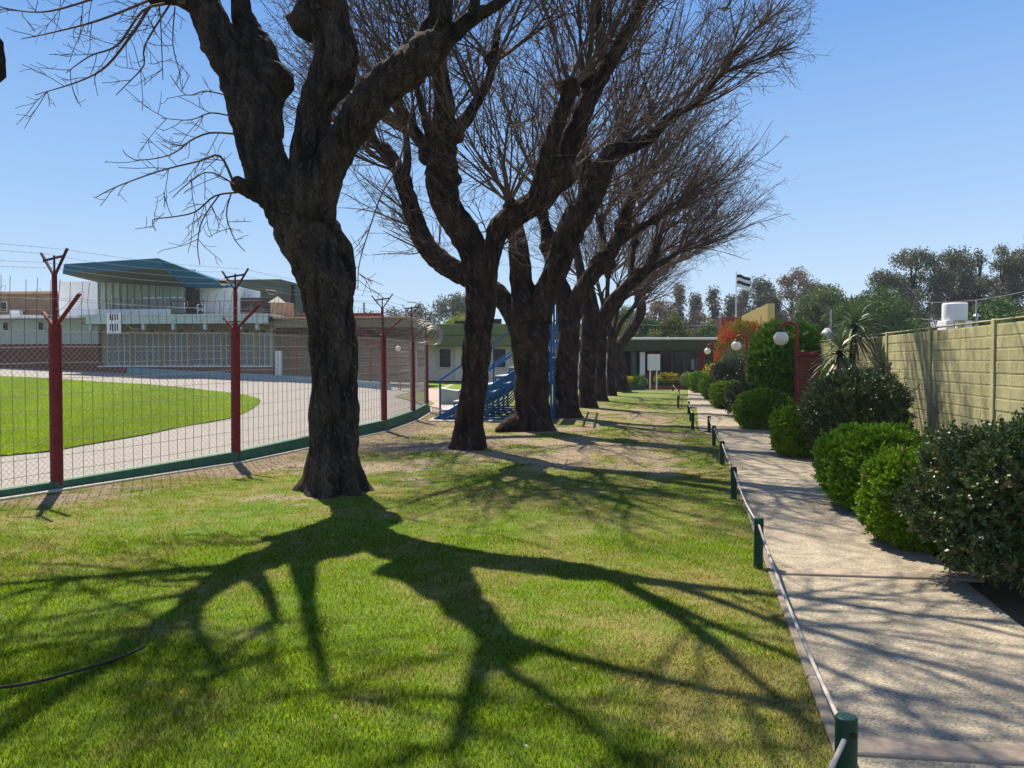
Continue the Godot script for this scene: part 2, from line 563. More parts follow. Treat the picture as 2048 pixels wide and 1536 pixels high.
# limbs: [[px, py, half width in px, depth off the trunk's], ...]; the first one is the trunk
func limbs_mesh(base_d: float, limbs: Array, sides: int, step: float, flare: float, knobs: Array, tone: float) -> ArrayMesh:
	var mb := MB.new()
	mb.tinted = true; mb.mapped = true
	var trunk_k := {15.0: 0.88, 19.1: 0.83, 23.4: 0.86, 28.4: 0.9}
	for i in limbs.size():
		var pts := []
		var rads := []
		for q in limbs[i]:
			var d: float = base_d + q[3]
			pts.append(at(q[0], q[1], d))
			rads.append(q[2] * d / FOCAL * ((0.91 if i else 0.90) if base_d < 12.0 else (trunk_k.get(base_d, 1.0) if i == 0 and q[1] > 560 else 0.84)))
		if i == 0:
			var foot: Vector3 = pts[0]
			foot.y = -0.12
			pts[0] = foot
		var big: bool = rads[0] > 0.14
		bark_tube(mb, pts, rads, sides if big else maxi(10, sides / 2), step if big else step * 1.3, flare if i == 0 else 0.0, tone)
	for k in knobs:
		var d: float = base_d + k[3]
		knob(mb, at(k[0], k[1], d), k[2] * d / FOCAL)
	return mb.done()

func bare_tree(label: String, base_px: float, base_d: float, limbs: Array, knobs: Array, sides: int, step: float, flare: float, tone := 1.0) -> Node3D:
	var foot := at(base_px, 0, base_d)
	foot.y = 0.0
	bark_tint = Color(1, 1, 1) if base_d < 12.0 else Color(1.0, 0.78, 0.68)
	var t := thing("bare_tree", label, "tree", foot, 0.0, "pollarded trees along the lawn")
	part(t, "trunk", limbs_mesh(base_d, limbs, sides, step, flare, knobs, tone), M.bark, -foot)
	# small sprouts straight from the old wood
	var mb := MB.new()
	mb.tinted = true
	for i in limbs.size():
		for k in limbs[i].size() - 1:
			var a: Array = limbs[i][k]
			var b: Array = limbs[i][k + 1]
			if a[1] > 560 or base_d < 12.0: continue
			for j in 4:
				var f := rng.randf()
				var d: float = base_d + lerpf(a[3], b[3], f)
				var p := at(lerpf(a[0], b[0], f), lerpf(a[1], b[1], f), d)
				var r: float = lerpf(a[2], b[2], f) * d / FOCAL
				var out := any_dir()
				out.y = absf(out.y) * 0.6 + 0.1
				out = out.normalized()
				shoot(mb, p + out * r * 0.85, out, rng.randf_range(0.4, 1.5), 0.008, 1, 0.12, 1.0)
	if mb.v.size(): part(t, "sprouts", mb.done(), M.shoot, -foot).set_meta("kind", "stuff")
	return t

# sprouts: [px, py, depth off, how many, length, lean to x, lean to z, spread]
func sprout(tree: Node3D, base_d: float, spots: Array, dense := 1.0, thick := 0.034) -> void:
	for s in spots:
		var p := at(s[0], s[1], base_d + s[2])
		for i in int(ceil(s[3] * (0.9 if base_d < 12.0 else (1.15 if base_d < 20.0 else 1.3)))):
			var j: Vector3 = any_dir() * s[7] * 1.35
			var dir := Vector3(s[5] * 1.15 + j.x, 0.62 + j.y * 0.5, s[6] + j.z)
			branch(tree, p + any_dir() * 0.06, dir, s[4] * rng.randf_range(0.75, 1.25), thick * rng.randf_range(0.5, 1.25), 0.055, dense)

func build_bare_trees() -> void:
	rng.seed = 4711
	# the big tree in front
	var t := bare_tree("thick dark trunk leaning then forking into three heavy limbs, nearer than every other whole tree", 662, 10.04, [
		[[664, 985, 52, 0], [665, 940, 50, 0], [668, 850, 49, 0], [668, 730, 49, 0], [663, 640, 51, 0], [648, 560, 56, 0], [622, 490, 57, 0], [592, 430, 55, 0], [556, 370, 54, 0], [522, 305, 50, 0.05], [504, 215, 48, 0.1], [464, 125, 42, 0.15], [428, 55, 38, 0.2], [405, 0, 34, 0.25], [360, -120, 22, 0.2], [300, -300, 14, 0.0], [200, -560, 9, -0.3], [150, -700, 6, -0.4]],
		[[405, 10, 22, 0.3], [330, -60, 14, 0.5], [200, -150, 9, 0.7], [40, -260, 6, 0.9]],
		[[412, 20, 18, 0.2], [420, -150, 10, 0.0], [414, -280, 6, -0.1]],
		[[618, 470, 46, -0.05], [604, 400, 42, -0.1], [611, 310, 35, -0.12], [632, 215, 35, -0.1], [656, 160, 45, -0.1], [673, 115, 45, -0.1], [665, 72, 44, -0.1], [645, 17, 50, -0.1], [640, -60, 42, -0.1], [632, -200, 30, -0.2], [628, -329, 22, -0.3], [594, -410, 15, -0.3], [540, -560, 10, -0.3], [492, -699, 6, -0.3]],
		[[625, 430, 46, -0.12], [648, 350, 38, -0.2], [684, 285, 36, -0.25], [720, 230, 38, -0.3], [762, 180, 40, -0.35], [812, 137, 40, -0.4], [862, 98, 34, -0.45], [905, 66, 23, -0.5], [948, 34, 16, -0.55], [999, 6, 11, -0.6], [1070, -50, 8, -0.7], [1150, -140, 5, -0.8]],
		[[945, 38, 13, -0.55], [960, -80, 10, -0.6], [965, -190, 6, -0.6]],
		[[525, 270, 40, 0.2], [530, 170, 42, 0.3], [518, 110, 36, 0.35], [492, 50, 25, 0.4], [480, 0, 19, 0.4], [458, -200, 12, 0.1], [442, -365, 9, -0.1], [428, -560, 5, -0.1]],
		[[835, 120, 26, -0.4], [852, 60, 16, -0.35], [869, 0, 13, -0.3], [852, -250, 10, -0.4], [790, -608, 6, -0.5]],
		[[875, 85, 24, -0.45], [889, 45, 17, -0.6], [893, 0, 14, -0.7], [905, -170, 9, -0.8], [930, -450, 5, -0.9]],
		[[630, -290, 16, -0.3], [690, -390, 11, -0.5], [800, -480, 7, -0.8]],
		[[628, -325, 17, -0.3], [650, -380, 13, -0.2], [604, -435, 11, -0.3], [610, -560, 8, -0.3], [613, -699, 5, -0.3]],
		[[335, -190, 14, 0.2], [330, -330, 9, 0.0], [345, -470, 6, -0.3]],
		[[425, 40, 26, 0.2], [385, 12, 16, 0.0], [350, 2, 9, -0.2], [300, 4, 5, -0.3]],
		[[545, 395, 26, -0.1], [500, 378, 20, -0.2], [478, 370, 15, -0.25]],
		[[690, 590, 22, 0.2], [690, 540, 24, 0.15], [684, 495, 22, 0.1], [668, 462, 15, 0.05]]],
		[[668, 458, 17, 0.05], [478, 368, 14, -0.25], [486, 300, 20, 0.0], [545, 165, 38, 0.25], [660, 150, 42, -0.12], [845, 108, 36, -0.42], [815, 130, 36, -0.35], [632, 25, 48, -0.08]], 88, 0.036, 0.8)
	var D := 10.04
	var hang := func(list: Array, dz: float, r: float, twig := 0.55, per := 7.0) -> void:
		var pts := []
		for i in list.size(): pts.append(at(list[i][0], list[i][1], D + dz - 0.05 * i))
		drawn_branch(t, pts, r, twig, per)
	hang.call([[372, 6], [310, 5], [270, 60], [215, 130], [160, 162], [70, 190]], -0.2, 0.028)
	hang.call([[330, 8], [285, 22], [235, 90], [180, 112], [132, 146]], -0.5, 0.02)
	hang.call([[300, 0], [200, 40], [110, 64], [42, 78]], -0.3, 0.018)
	hang.call([[240, -20], [120, 18], [60, 24], [0, 14]], -0.6, 0.016)
	hang.call([[318, 0], [322, 60], [326, 160]], -0.1, 0.009, 0.3)
	hang.call([[350, 14], [346, 90], [362, 152]], -0.4, 0.009, 0.3)
	hang.call([[340, 8], [290, 90], [288, 130], [262, 160], [232, 190]], 0.2, 0.014)
	hang.call([[470, 268], [420, 266], [380, 282], [340, 310], [270, 320], [245, 300]], 0.1, 0.015)
	hang.call([[466, 362], [440, 312], [400, 322], [320, 342], [232, 374], [190, 396]], -0.25, 0.018)
	hang.call([[470, 370], [440, 352], [410, 345], [370, 372], [345, 396]], -0.4, 0.012)
	hang.call([[475, 385], [430, 392], [390, 424], [345, 434], [305, 440], [312, 462]], -0.2, 0.014)
	hang.call([[462, 388], [453, 430], [470, 480], [490, 502]], -0.3, 0.01, 0.4)
	hang.call([[440, 388], [405, 440], [395, 490], [400, 530]], -0.5, 0.01, 0.4)
	hang.call([[462, 232], [420, 226], [380, 240], [322, 236]], 0.3, 0.012)
	hang.call([[450, 190], [410, 182], [372, 190], [340, 150]], 0.5, 0.011)
	hang.call([[838, 150], [800, 320], [765, 385], [735, 470], [718, 532], [716, 580]], 0.3, 0.013, 0.5)
	sprout(t, D, [[150, -700, -0.4, 5, 2.6, -0.5, 0.0, 0.7], [250, -420, -0.15, 4, 2.8, -0.5, 0.3, 0.8], [40, -260, 0.9, 6, 2.8, -0.7, 0.2, 0.7], [200, -150, 0.7, 4, 2.4, -0.4, 0.4, 0.8], [414, -280, -0.1, 5, 2.2, -0.2, -0.2, 0.7], [428, -560, -0.1, 5, 2.4, 0.0, -0.2, 0.8], [790, -608, -0.5, 6, 2.4, 0.3, 0.0, 0.7], [930, -450, -0.9, 6, 2.6, 0.4, -0.3, 0.7], [800, -480, -0.8, 6, 2.4, 0.3, -0.2, 0.7], [965, -190, -0.6, 6, 2.2, 0.4, 0.0, 0.7], [613, -699, -0.3, 5, 2.2, 0.2, 0.0, 0.7], [492, -699, -0.3, 5, 2.2, -0.2, 0.0, 0.7], [1070, -50, -0.7, 5, 2.2, 0.5, -0.4, 0.7], [330, -60, 0.5, 4, 3.2, -1.0, -0.2, 0.6], [300, -300, 0.0, 5, 3.2, -0.9, 0.2, 0.7], [345, -470, -0.3, 5, 2.3, 0.0, -0.3, 0.7], [330, -160, 0.2, 4, 2.4, -0.6, 0.2, 0.6], [852, -250, -0.4, 4, 2.2, 0.1, 0.2, 0.5], [1150, -140, -0.8, 5, 2.4, 0.7, -0.2, 0.6], [1000, 0, -0.6, 3, 1.9, 0.3, -0.3, 0.5]], 0.8, 0.028)
	# the second tree
	D = 15.0
	t = bare_tree("slim upright trunk with pale flecks, standing before the blue bleachers' lowest step", 940, D, [
		[[940, 900, 33, 0], [941, 850, 30, 0], [948, 760, 29, 0], [956, 660, 31, 0], [962, 590, 34, 0], [950, 520, 34, 0], [928, 465, 35, 0], [897, 415, 34, 0], [880, 360, 34, 0], [886, 305, 30, 0.05], [888, 245, 26, 0.1], [886, 185, 22, 0.1], [877, 130, 18, 0.15], [880, 50, 15, 0.1], [885, -80, 10, 0.0]],
		[[968, 570, 26, -0.05], [985, 505, 23, -0.1], [1000, 455, 27, -0.2], [1040, 424, 28, -0.3], [1084, 394, 31, -0.4], [1113, 350, 31, -0.45], [1133, 300, 27, -0.5], [1158, 245, 24, -0.5], [1182, 188, 21, -0.5], [1215, 136, 19, -0.5], [1245, 84, 15, -0.5], [1282, 6, 12, -0.5], [1330, -110, 8, -0.5]],
		[[1075, 395, 22, -0.5], [1090, 325, 20, -0.7], [1115, 250, 19, -0.8], [1142, 178, 17, -0.9]],
		[[905, 262, 20, 0.0], [935, 236, 16, -0.2], [958, 195, 12, -0.3], [982, 147, 10, -0.3], [995, 60, 8, -0.4]],
		[[890, 330, 18, 0.1], [862, 308, 18, 0.2], [838, 275, 15, 0.3], [800, 215, 9, 0.4]],
		[[862, 306, 12, 0.2], [850, 240, 9, 0.5], [830, 160, 7, 0.8]],
		[[1210, 140, 12, -0.5], [1200, 90, 10, -0.2], [1196, 20, 8, 0.0]]],
		[[1022, 409, 12, -0.55], [1142, 176, 18, -0.9], [1172, 158, 16, -0.4], [856, 307, 20, 0.2], [905, 262, 22, -0.05], [985, 120, 14, -0.3], [880, 345, 34, 0.05], [1113, 350, 32, -0.4]], 36, 0.07, 0.5)
	sprout(t, D, [[885, -80, 0, 4, 2.6, 0, 0, 0.5], [877, 100, 0.15, 5, 3.2, -0.1, 0.2, 0.4], [800, 215, 0.4, 6, 3.0, -0.35, 0.3, 0.4], [838, 275, 0.3, 6, 3.3, -0.3, 0.1, 0.5], [830, 160, 0.8, 5, 2.8, -0.3, 0.3, 0.4], [856, 305, 0.2, 5, 3.2, -0.45, -0.2, 0.4], [958, 195, -0.3, 5, 3.0, 0.1, -0.2, 0.35], [985, 120, -0.3, 7, 3.2, 0.15, -0.1, 0.45], [905, 240, 0, 3, 2.8, 0.1, 0.4, 0.4], [1022, 409, -0.5, 5, 2.6, -0.1, 0.3, 0.45], [1142, 176, -0.9, 7, 3.2, 0.05, -0.3, 0.4], [1172, 158, -0.5, 7, 3.2, 0.25, 0.1, 0.45], [1215, 136, -0.5, 6, 3.2, 0.35, -0.1, 0.45], [1330, -110, -0.5, 6, 2.8, 0.5, 0, 0.5], [1282, 6, -0.5, 5, 3.0, 0.4, 0.2, 0.4], [1196, 20, 0, 5, 2.8, 0.1, 0.2, 0.4], [1113, 350, -0.5, 4, 2.8, 0.4, -0.4, 0.5], [985, 505, -0.1, 2, 1.1, 0.4, -0.5, 0.6]])
	# the third
	D = 19.1
	t = bare_tree("widest trunk of the row, root spread over bare earth beside the blue bleachers", 1065, D, [
		[[1064, 862, 42, 0], [1064, 800, 38, 0], [1062, 730, 40, 0], [1060, 670, 46, 0], [1054, 615, 36, 0], [1042, 560, 27, 0], [1038, 510, 24, 0], [1033, 465, 21, 0.1], [1020, 410, 15, 0.2]],
		[[1046, 665, 30, 0.1], [1018, 612, 24, 0.3], [980, 575, 23, 0.5], [935, 555, 24, 0.6], [885, 525, 26, 0.7], [850, 488, 23, 0.8], [826, 430, 21, 0.9], [808, 372, 18, 1.0], [786, 318, 15, 1.1], [768, 300, 11, 1.2]],
		[[1074, 640, 34, -0.1], [1092, 580, 27, -0.2], [1114, 535, 29, -0.3], [1134, 478, 33, -0.4], [1160, 428, 32, -0.5], [1190, 380, 27, -0.6], [1203, 338, 24, -0.7], [1242, 300, 20, -0.8], [1302, 275, 13, -0.9], [1338, 234, 9, -1.0], [1389, 209, 7, -1.0], [1443, 149, 6, -1.1], [1474, 135, 4, -1.1], [1541, 108, 2.5, -1.2]],
		[[1448, 144, 5, -1.1], [1480, 90, 4, -1.1], [1520, 50, 2.5, -1.1]],
		[[806, 372, 12, 1.0], [815, 320, 10, 1.2], [812, 270, 8, 1.4]],
		[[1178, 390, 20, -0.3], [1172, 330, 14, 0.0], [1165, 270, 11, 0.3]],
		[[1125, 495, 16, 0.3], [1098, 470, 14, 0.8], [1082, 420, 12, 1.1], [1075, 370, 9, 1.3]],
		[[1030, 845, 22, -0.25], [1012, 852, 14, -0.45], [995, 862, 8, -0.7]]],
		[[1225, 305, 17, -0.75], [1200, 345, 25, -0.7], [768, 298, 12, 1.2], [812, 368, 16, 1.0], [1020, 412, 14, 0.2], [1165, 268, 12, 0.3]], 36, 0.075, 0.55)
	sprout(t, D, [[768, 298, 1.2, 9, 4.0, -0.75, 0.3, 0.45], [812, 268, 1.4, 9, 3.8, -0.4, 0.3, 0.45], [800, 345, 1.1, 7, 3.4, -0.9, 0.0, 0.5], [775, 305, 1.2, 6, 3.0, -1.3, 0.2, 0.5], [835, 450, 0.9, 5, 2.2, -0.7, -0.3, 0.6], [870, 510, 0.7, 4, 1.6, -0.6, -0.2, 0.8], [1020, 408, 0.2, 7, 3.6, -0.15, 0.1, 0.35], [1075, 370, 1.3, 7, 3.4, 0.0, 0.4, 0.4], [1165, 268, 0.3, 8, 3.6, 0.1, 0.2, 0.4], [1225, 300, -0.7, 7, 3.6, 0.25, -0.2, 0.4], [1242, 296, -0.8, 7, 3.6, 0.4, 0.1, 0.4], [1302, 272, -0.9, 6, 3.2, 0.55, -0.2, 0.45], [1389, 209, -1.0, 5, 2.6, 0.7, 0.0, 0.5], [1443, 149, -1.1, 5, 1.6, 0.8, 0.2, 0.5], [1541, 108, -1.2, 4, 0.7, 1.0, 0.0, 0.6], [1520, 50, -1.1, 4, 1.0, 0.8, 0.0, 0.6], [1190, 380, -0.6, 5, 2.6, 0.7, -0.3, 0.6], [1150, 440, -0.6, 4, 2.0, 0.6, -0.6, 0.6]])
	# the fourth
	D = 23.4
	t = bare_tree("dark trunk just behind the blue bleachers' back rail, with one limb reaching over the path", 1130, D, [
		[[1130, 838, 30, 0], [1132, 790, 27, 0], [1135, 720, 25, 0], [1138, 660, 26, 0], [1130, 600, 22, 0], [1112, 550, 18, 0], [1098, 500, 15, 0.2], [1088, 440, 12, 0.3], [1080, 380, 9, 0.4]],
		[[1140, 655, 24, 0], [1150, 605, 20, -0.1], [1174, 564, 19, -0.3], [1202, 527, 19, -0.4], [1228, 492, 17, -0.5], [1246, 452, 15, -0.6], [1262, 400, 11, -0.8], [1290, 350, 8, -1.0]],
		[[1228, 492, 12, -0.5], [1268, 462, 9, -0.9], [1310, 440, 7, -1.3]],
		[[1212, 515, 10, -0.3], [1205, 480, 9, 0.3], [1200, 440, 8, 0.6]],
		[[1118, 560, 14, -0.2], [1140, 500, 11, -0.6], [1148, 430, 8, -0.9]]],
		[[1246, 450, 16, -0.6], [1204, 525, 20, -0.4], [1098, 495, 17, 0.2], [1290, 350, 9, -1.0], [1310, 440, 9, -1.3], [1200, 440, 9, 0.6]], 28, 0.09, 0.5)
	sprout(t, D, [[1080, 380, 0.4, 8, 3.6, -0.2, 0.2, 0.4], [1148, 430, -0.9, 7, 3.5, 0.0, -0.3, 0.4], [1200, 440, 0.6, 8, 3.6, 0.1, 0.3, 0.4], [1246, 450, -0.6, 8, 3.6, 0.3, 0.0, 0.4], [1290, 350, -1.0, 8, 3.4, 0.55, -0.2, 0.45], [1310, 440, -1.3, 8, 3.4, 0.8, -0.2, 0.45], [1262, 400, -0.8, 6, 3.4, 0.5, 0.3, 0.4], [1310, 440, -1.3, 5, 2.6, 1.1, 0.2, 0.4]], 0.9)
	# the fifth
	D = 28.4
	t = bare_tree("trunk in the middle of the row, its limb crossing before the flat-roofed building", 1173, D, [
		[[1173, 818, 19, 0], [1174, 780, 18, 0], [1176, 730, 18, 0], [1178, 690, 19, 0], [1178, 640, 16, 0], [1172, 590, 13, 0.3], [1160, 540, 11, 0.5], [1150, 480, 8, 0.6]],
		[[1188, 680, 16, 0], [1200, 640, 13, -0.2], [1228, 597, 13, -0.5], [1260, 568, 13, -0.7], [1284, 548, 12, -0.9], [1306, 515, 10, -1.0], [1318, 470, 8, -1.2]],
		[[1284, 548, 9, -0.9], [1325, 525, 7, -1.3], [1356, 505, 5, -1.6]],
		[[1262, 568, 9, -0.6], [1262, 530, 8, -0.2], [1268, 485, 6, 0.2]]],
		[[1306, 512, 11, -1.0], [1284, 548, 13, -0.9], [1150, 480, 9, 0.6], [1268, 485, 8, 0.2]], 22, 0.11, 0.45)
	sprout(t, D, [[1150, 480, 0.6, 8, 3.8, -0.2, 0.2, 0.45], [1268, 485, 0.2, 9, 3.8, 0.1, 0.3, 0.4], [1318, 470, -1.2, 9, 3.8, 0.35, -0.2, 0.45], [1356, 505, -1.6, 9, 3.6, 0.75, -0.2, 0.45], [1306, 512, -1.0, 8, 3.8, 0.5, 0.3, 0.5], [1356, 505, -1.6, 6, 3.0, 1.1, 0.1, 0.4]], 0.8)
	# three more, further along the row
	var labels := ["narrow trunk beyond the fifth, low fork half hidden by its neighbours", "thin trunk between the low fork and the last tree of the row", "last tree of the row, bent low limb crossing the building's white roof edge"]
	var where := [[1201, 33.0, 12], [1222, 38.0, 9.5], [1241, 43.2, 14]]
	for i in 3:
		var x: float = where[i][0]
		D = where[i][1]
		var w: float = where[i][2]
		var b := 722.0 + 2640.0 / D
		var k := 1600.0 / D
		if i < 2:
			t = bare_tree(labels[i], x, D, [
				[[x, b, w, 0], [x, b - 1.2 * k, w * 0.85, 0], [x + 2, b - 2.6 * k, w * 0.9, 0], [x - 8, b - 3.6 * k, w * 0.65, 0.2], [x - 20, b - 4.8 * k, w * 0.5, 0.5]],
				[[x + 2, b - 2.4 * k, w * 0.7, 0], [x + 18, b - 3.4 * k, w * 0.65, -0.3], [x + 45, b - 4.2 * k, w * 0.55, -0.6], [x + 60, b - 5.0 * k, w * 0.4, -0.8]],
				[[x + 2, b - 2.6 * k, w * 0.6, 0], [x + 12, b - 4.0 * k, w * 0.5, 0.5], [x + 15, b - 5.2 * k, w * 0.4, 0.8]]],
				[[x + 60, b - 5.0 * k, w * 0.5, -0.8], [x - 20, b - 4.8 * k, w * 0.6, 0.5], [x + 15, b - 5.2 * k, w * 0.5, 0.8]], 18, 0.14, 0.45)
			sprout(t, D, [[x + 60, b - 5.0 * k, -0.8, 10, 3.8, 0.5, -0.2, 0.5], [x - 20, b - 4.8 * k, 0.5, 8, 3.8, -0.3, 0.2, 0.45], [x + 15, b - 5.2 * k, 0.8, 9, 3.8, 0.1, 0.3, 0.45], [x + 45, b - 4.2 * k, -0.6, 7, 3.4, 0.9, -0.2, 0.4]], 0.7)
		else:
			t = bare_tree(labels[i], x, D, [
				[[1241, 786, 16, 0], [1240, 750, 13, 0], [1236, 715, 14, 0], [1222, 695, 13, -0.2], [1216, 680, 9, -0.3]],
				[[1226, 704, 13, -0.3], [1252, 675, 13, -0.4], [1271, 646, 13, -0.5], [1283, 620, 12, -0.6], [1279, 597, 12, -0.6], [1289, 574, 11, -0.6], [1304, 545, 8, -0.8], [1316, 510, 6, -0.9]],
				[[1290, 575, 8, -0.6], [1318, 545, 6, -1.0], [1345, 528, 5, -1.4]],
				[[1282, 615, 7, -0.6], [1270, 575, 6, 0.0], [1268, 540, 5, 0.4]]],
				[[1289, 574, 12, -0.6], [1316, 510, 8, -0.9], [1345, 528, 7, -1.4], [1268, 540, 7, 0.4]], 18, 0.13, 0.45)
			sprout(t, D, [[1316, 510, -0.9, 10, 4.2, 0.3, -0.2, 0.5], [1345, 528, -1.4, 10, 4.2, 0.7, -0.2, 0.45], [1268, 540, 0.4, 9, 4.2, 0.0, 0.3, 0.45], [1345, 528, -1.4, 7, 3.8, 1.1, 0.2, 0.4]], 0.7)
	# the one whose knobbed limb reaches in at the picture's edge
	D = 5.0
	t = bare_tree("tree at the picture's edge of which only a knobbed limb shows against the sky", -224, D, [
		[[-224, 1250, 110, 0], [-224, 1000, 104, 0], [-220, 700, 100, 0], [-235, 450, 105, 0], [-270, 200, 80, 0], [-310, -150, 70, 0.2], [-380, -600, 55, 0.5]],
		[[-215, 480, 70, -0.1], [-140, 330, 54, -0.15], [-80, 230, 46, -0.15], [-46, 150, 38, -0.15], [-62, 60, 36, -0.15], [-80, -200, 34, -0.2], [20, -700, 24, -0.3]],
		[[-240, 400, 60, 0.2], [-200, 100, 46, 0.5], [-120, -350, 36, 0.9], [-60, -800, 22, 1.2]]],
		[[-20, 120, 42, -0.15]], 36, 0.06, 0.5)
	sprout(t, D, [[20, -700, -0.3, 7, 2.6, 0.4, -0.2, 0.6], [-60, -800, 1.2, 7, 2.6, 0.2, 0.4, 0.6], [-380, -600, 0.5, 6, 2.6, -0.4, 0.2, 0.6]])

# ---------------------------------------------------------------- ground
func kerb_x(d: float) -> float:                       # where the fence stands
	var ds := [0.0, 7.46, 10.23, 13.0, 15.9, 18.86, 22.2, 25.6, 29.0, 32.5, 36.0]
	var xs := [-10.4, -7.2, -5.84, -4.5, -3.76, -3.02, -2.75, -2.74, -3.1, -3.9, -5.2]
	for i in ds.size() - 1:
		if d <= ds[i + 1]: return lerpf(xs[i], xs[i + 1], (d - ds[i]) / (ds[i + 1] - ds[i]))
	return -5.2

func path_left(d: float) -> float:
	var x := 0.62 + 0.224 * d
	if d > 18.5: x -= 0.42
	if d > 28.5: x -= 0.35
	return x

func path_right(d: float) -> float:
	return 2.06 + 0.221 * d

func wall_x(d: float) -> float:
	return 4.6 + 0.18 * d

# a sheet between two lines: rows of points; lift above the ground
func sheet(rows: Array, lift: float, tint = null) -> ArrayMesh:
	var mb := MB.new()
	mb.tinted = tint != null
	var w: int = rows[0].size()
	for r in rows:
		for p in r:
			var y := lie(p.x, p.y) + lift
			var e := 0.2
			var n := Vector3(lie(p.x - e, p.y) - lie(p.x + e, p.y), 2 * e, lie(p.x, p.y + e) - lie(p.x, p.y - e)).normalized()
			if mb.tinted: mb.col = tint.call(p.x, p.y)
			mb.vert(Vector3(p.x, y, -p.y), n)
	for i in rows.size() - 1:
		for k in w - 1:
			var a := i * w + k
			mb.ix.append_array([a, a + w, a + 1, a + 1, a + w, a + w + 1])
	return mb.done()

func between(l: Callable, r: Callable, d0: float, d1: float, nd: int, nx: int) -> Array:
	var rows := []
	for i in nd + 1:
		var d := lerpf(d0, d1, float(i) / nd)
		var row := []
		for k in nx + 1:
			row.append(Vector2(lerpf(l.call(d), r.call(d), float(k) / nx), d))
		rows.append(row)
	return rows

# how bare and how dry the turf is at a place
func bare_at(x: float, d: float) -> float:
	var n := patch.get_noise_2d(x * 0.55, d * 0.42) * 0.75 + patch.get_noise_2d(x * 1.7 + 40, d * 1.5) * 0.35 + patch.get_noise_2d(x * 6.0, d * 6.0 + 90) * 0.18
	var b := n - 0.34
	b += 0.66 * smoothstep(8.5, 13.5, d) * (1.0 - smoothstep(26.0, 31.0, d))
	b += 0.5 * (1.0 - smoothstep(0.2, 2.4, x - kerb_x(d))) * smoothstep(5.5, 8.0, d)
	b += 0.35 * exp(-pow((x - 1.45) / 1.3, 2.0) - pow((d - 14.2) / 1.5, 2.0))
	b -= 0.25 * exp(-pow((x + 0.2) / 1.2, 2.0) - pow((d - 10.0) / 1.5, 2.0))
	b -= 0.35 * (1.0 - smoothstep(0.1, 1.0, path_left(d) - x)) * smoothstep(7.5, 9.5, d)
	for q in [[-2.28, 10.04], [-0.79, 15.0], [0.49, 19.1], [1.55, 23.4], [2.87, 28.4]]:
		b += 0.45 * exp(-(pow(x - q[0], 2.0) + pow(d - q[1], 2.0)) / 1.0)
	return clampf(b * 1.6 + 0.1, 0.0, 1.0)

func dry_at(x: float, d: float) -> float:
	var n := patch.get_noise_2d(x * 0.8 - 70, d * 0.7) * 0.7 + patch.get_noise_2d(x * 2.9, d * 2.9 + 31) * 0.4
	var b := n * 1.3 + 0.27 + 0.2 * smoothstep(-1.5, 1.5, x) + 0.2 * smoothstep(7.0, 12.0, d) - 0.25 * smoothstep(28.0, 34.0, d)
	b += 0.45 * (1.0 - smoothstep(0.0, 1.4, path_left(d) - x)) * (1.0 - smoothstep(4.5, 6.5, d))
	b -= 0.5 * smoothstep(1.0, -1.5, x) * (1.0 - smoothstep(4.0, 7.0, d))
	b += 0.5 * (1.0 - smoothstep(0.2, 3.4, x - kerb_x(d)))
	return clampf(b, 0.0, 1.0)

func turf(x: float, d: float) -> Color:
	var green := Color(0.11, 0.19, 0.008)
	var straw := Color(0.25, 0.205, 0.075)
	var dirt := Color(0.33, 0.25, 0.165).lerp(Color(0.24, 0.185, 0.11), clampf(0.5 + patch.get_noise_2d(x * 4.0, d * 4.0 + 5), 0, 1))
	var c := green.lerp(Color(0.10, 0.16, 0.022), clampf(0.5 + patch.get_noise_2d(x * 1.3, d * 1.3 + 17), 0, 1))
	c = c.lerp(straw, dry_at(x, d) * 0.8)
	return c.lerp(dirt, smoothstep(0.35, 1.0, bare_at(x, d)))

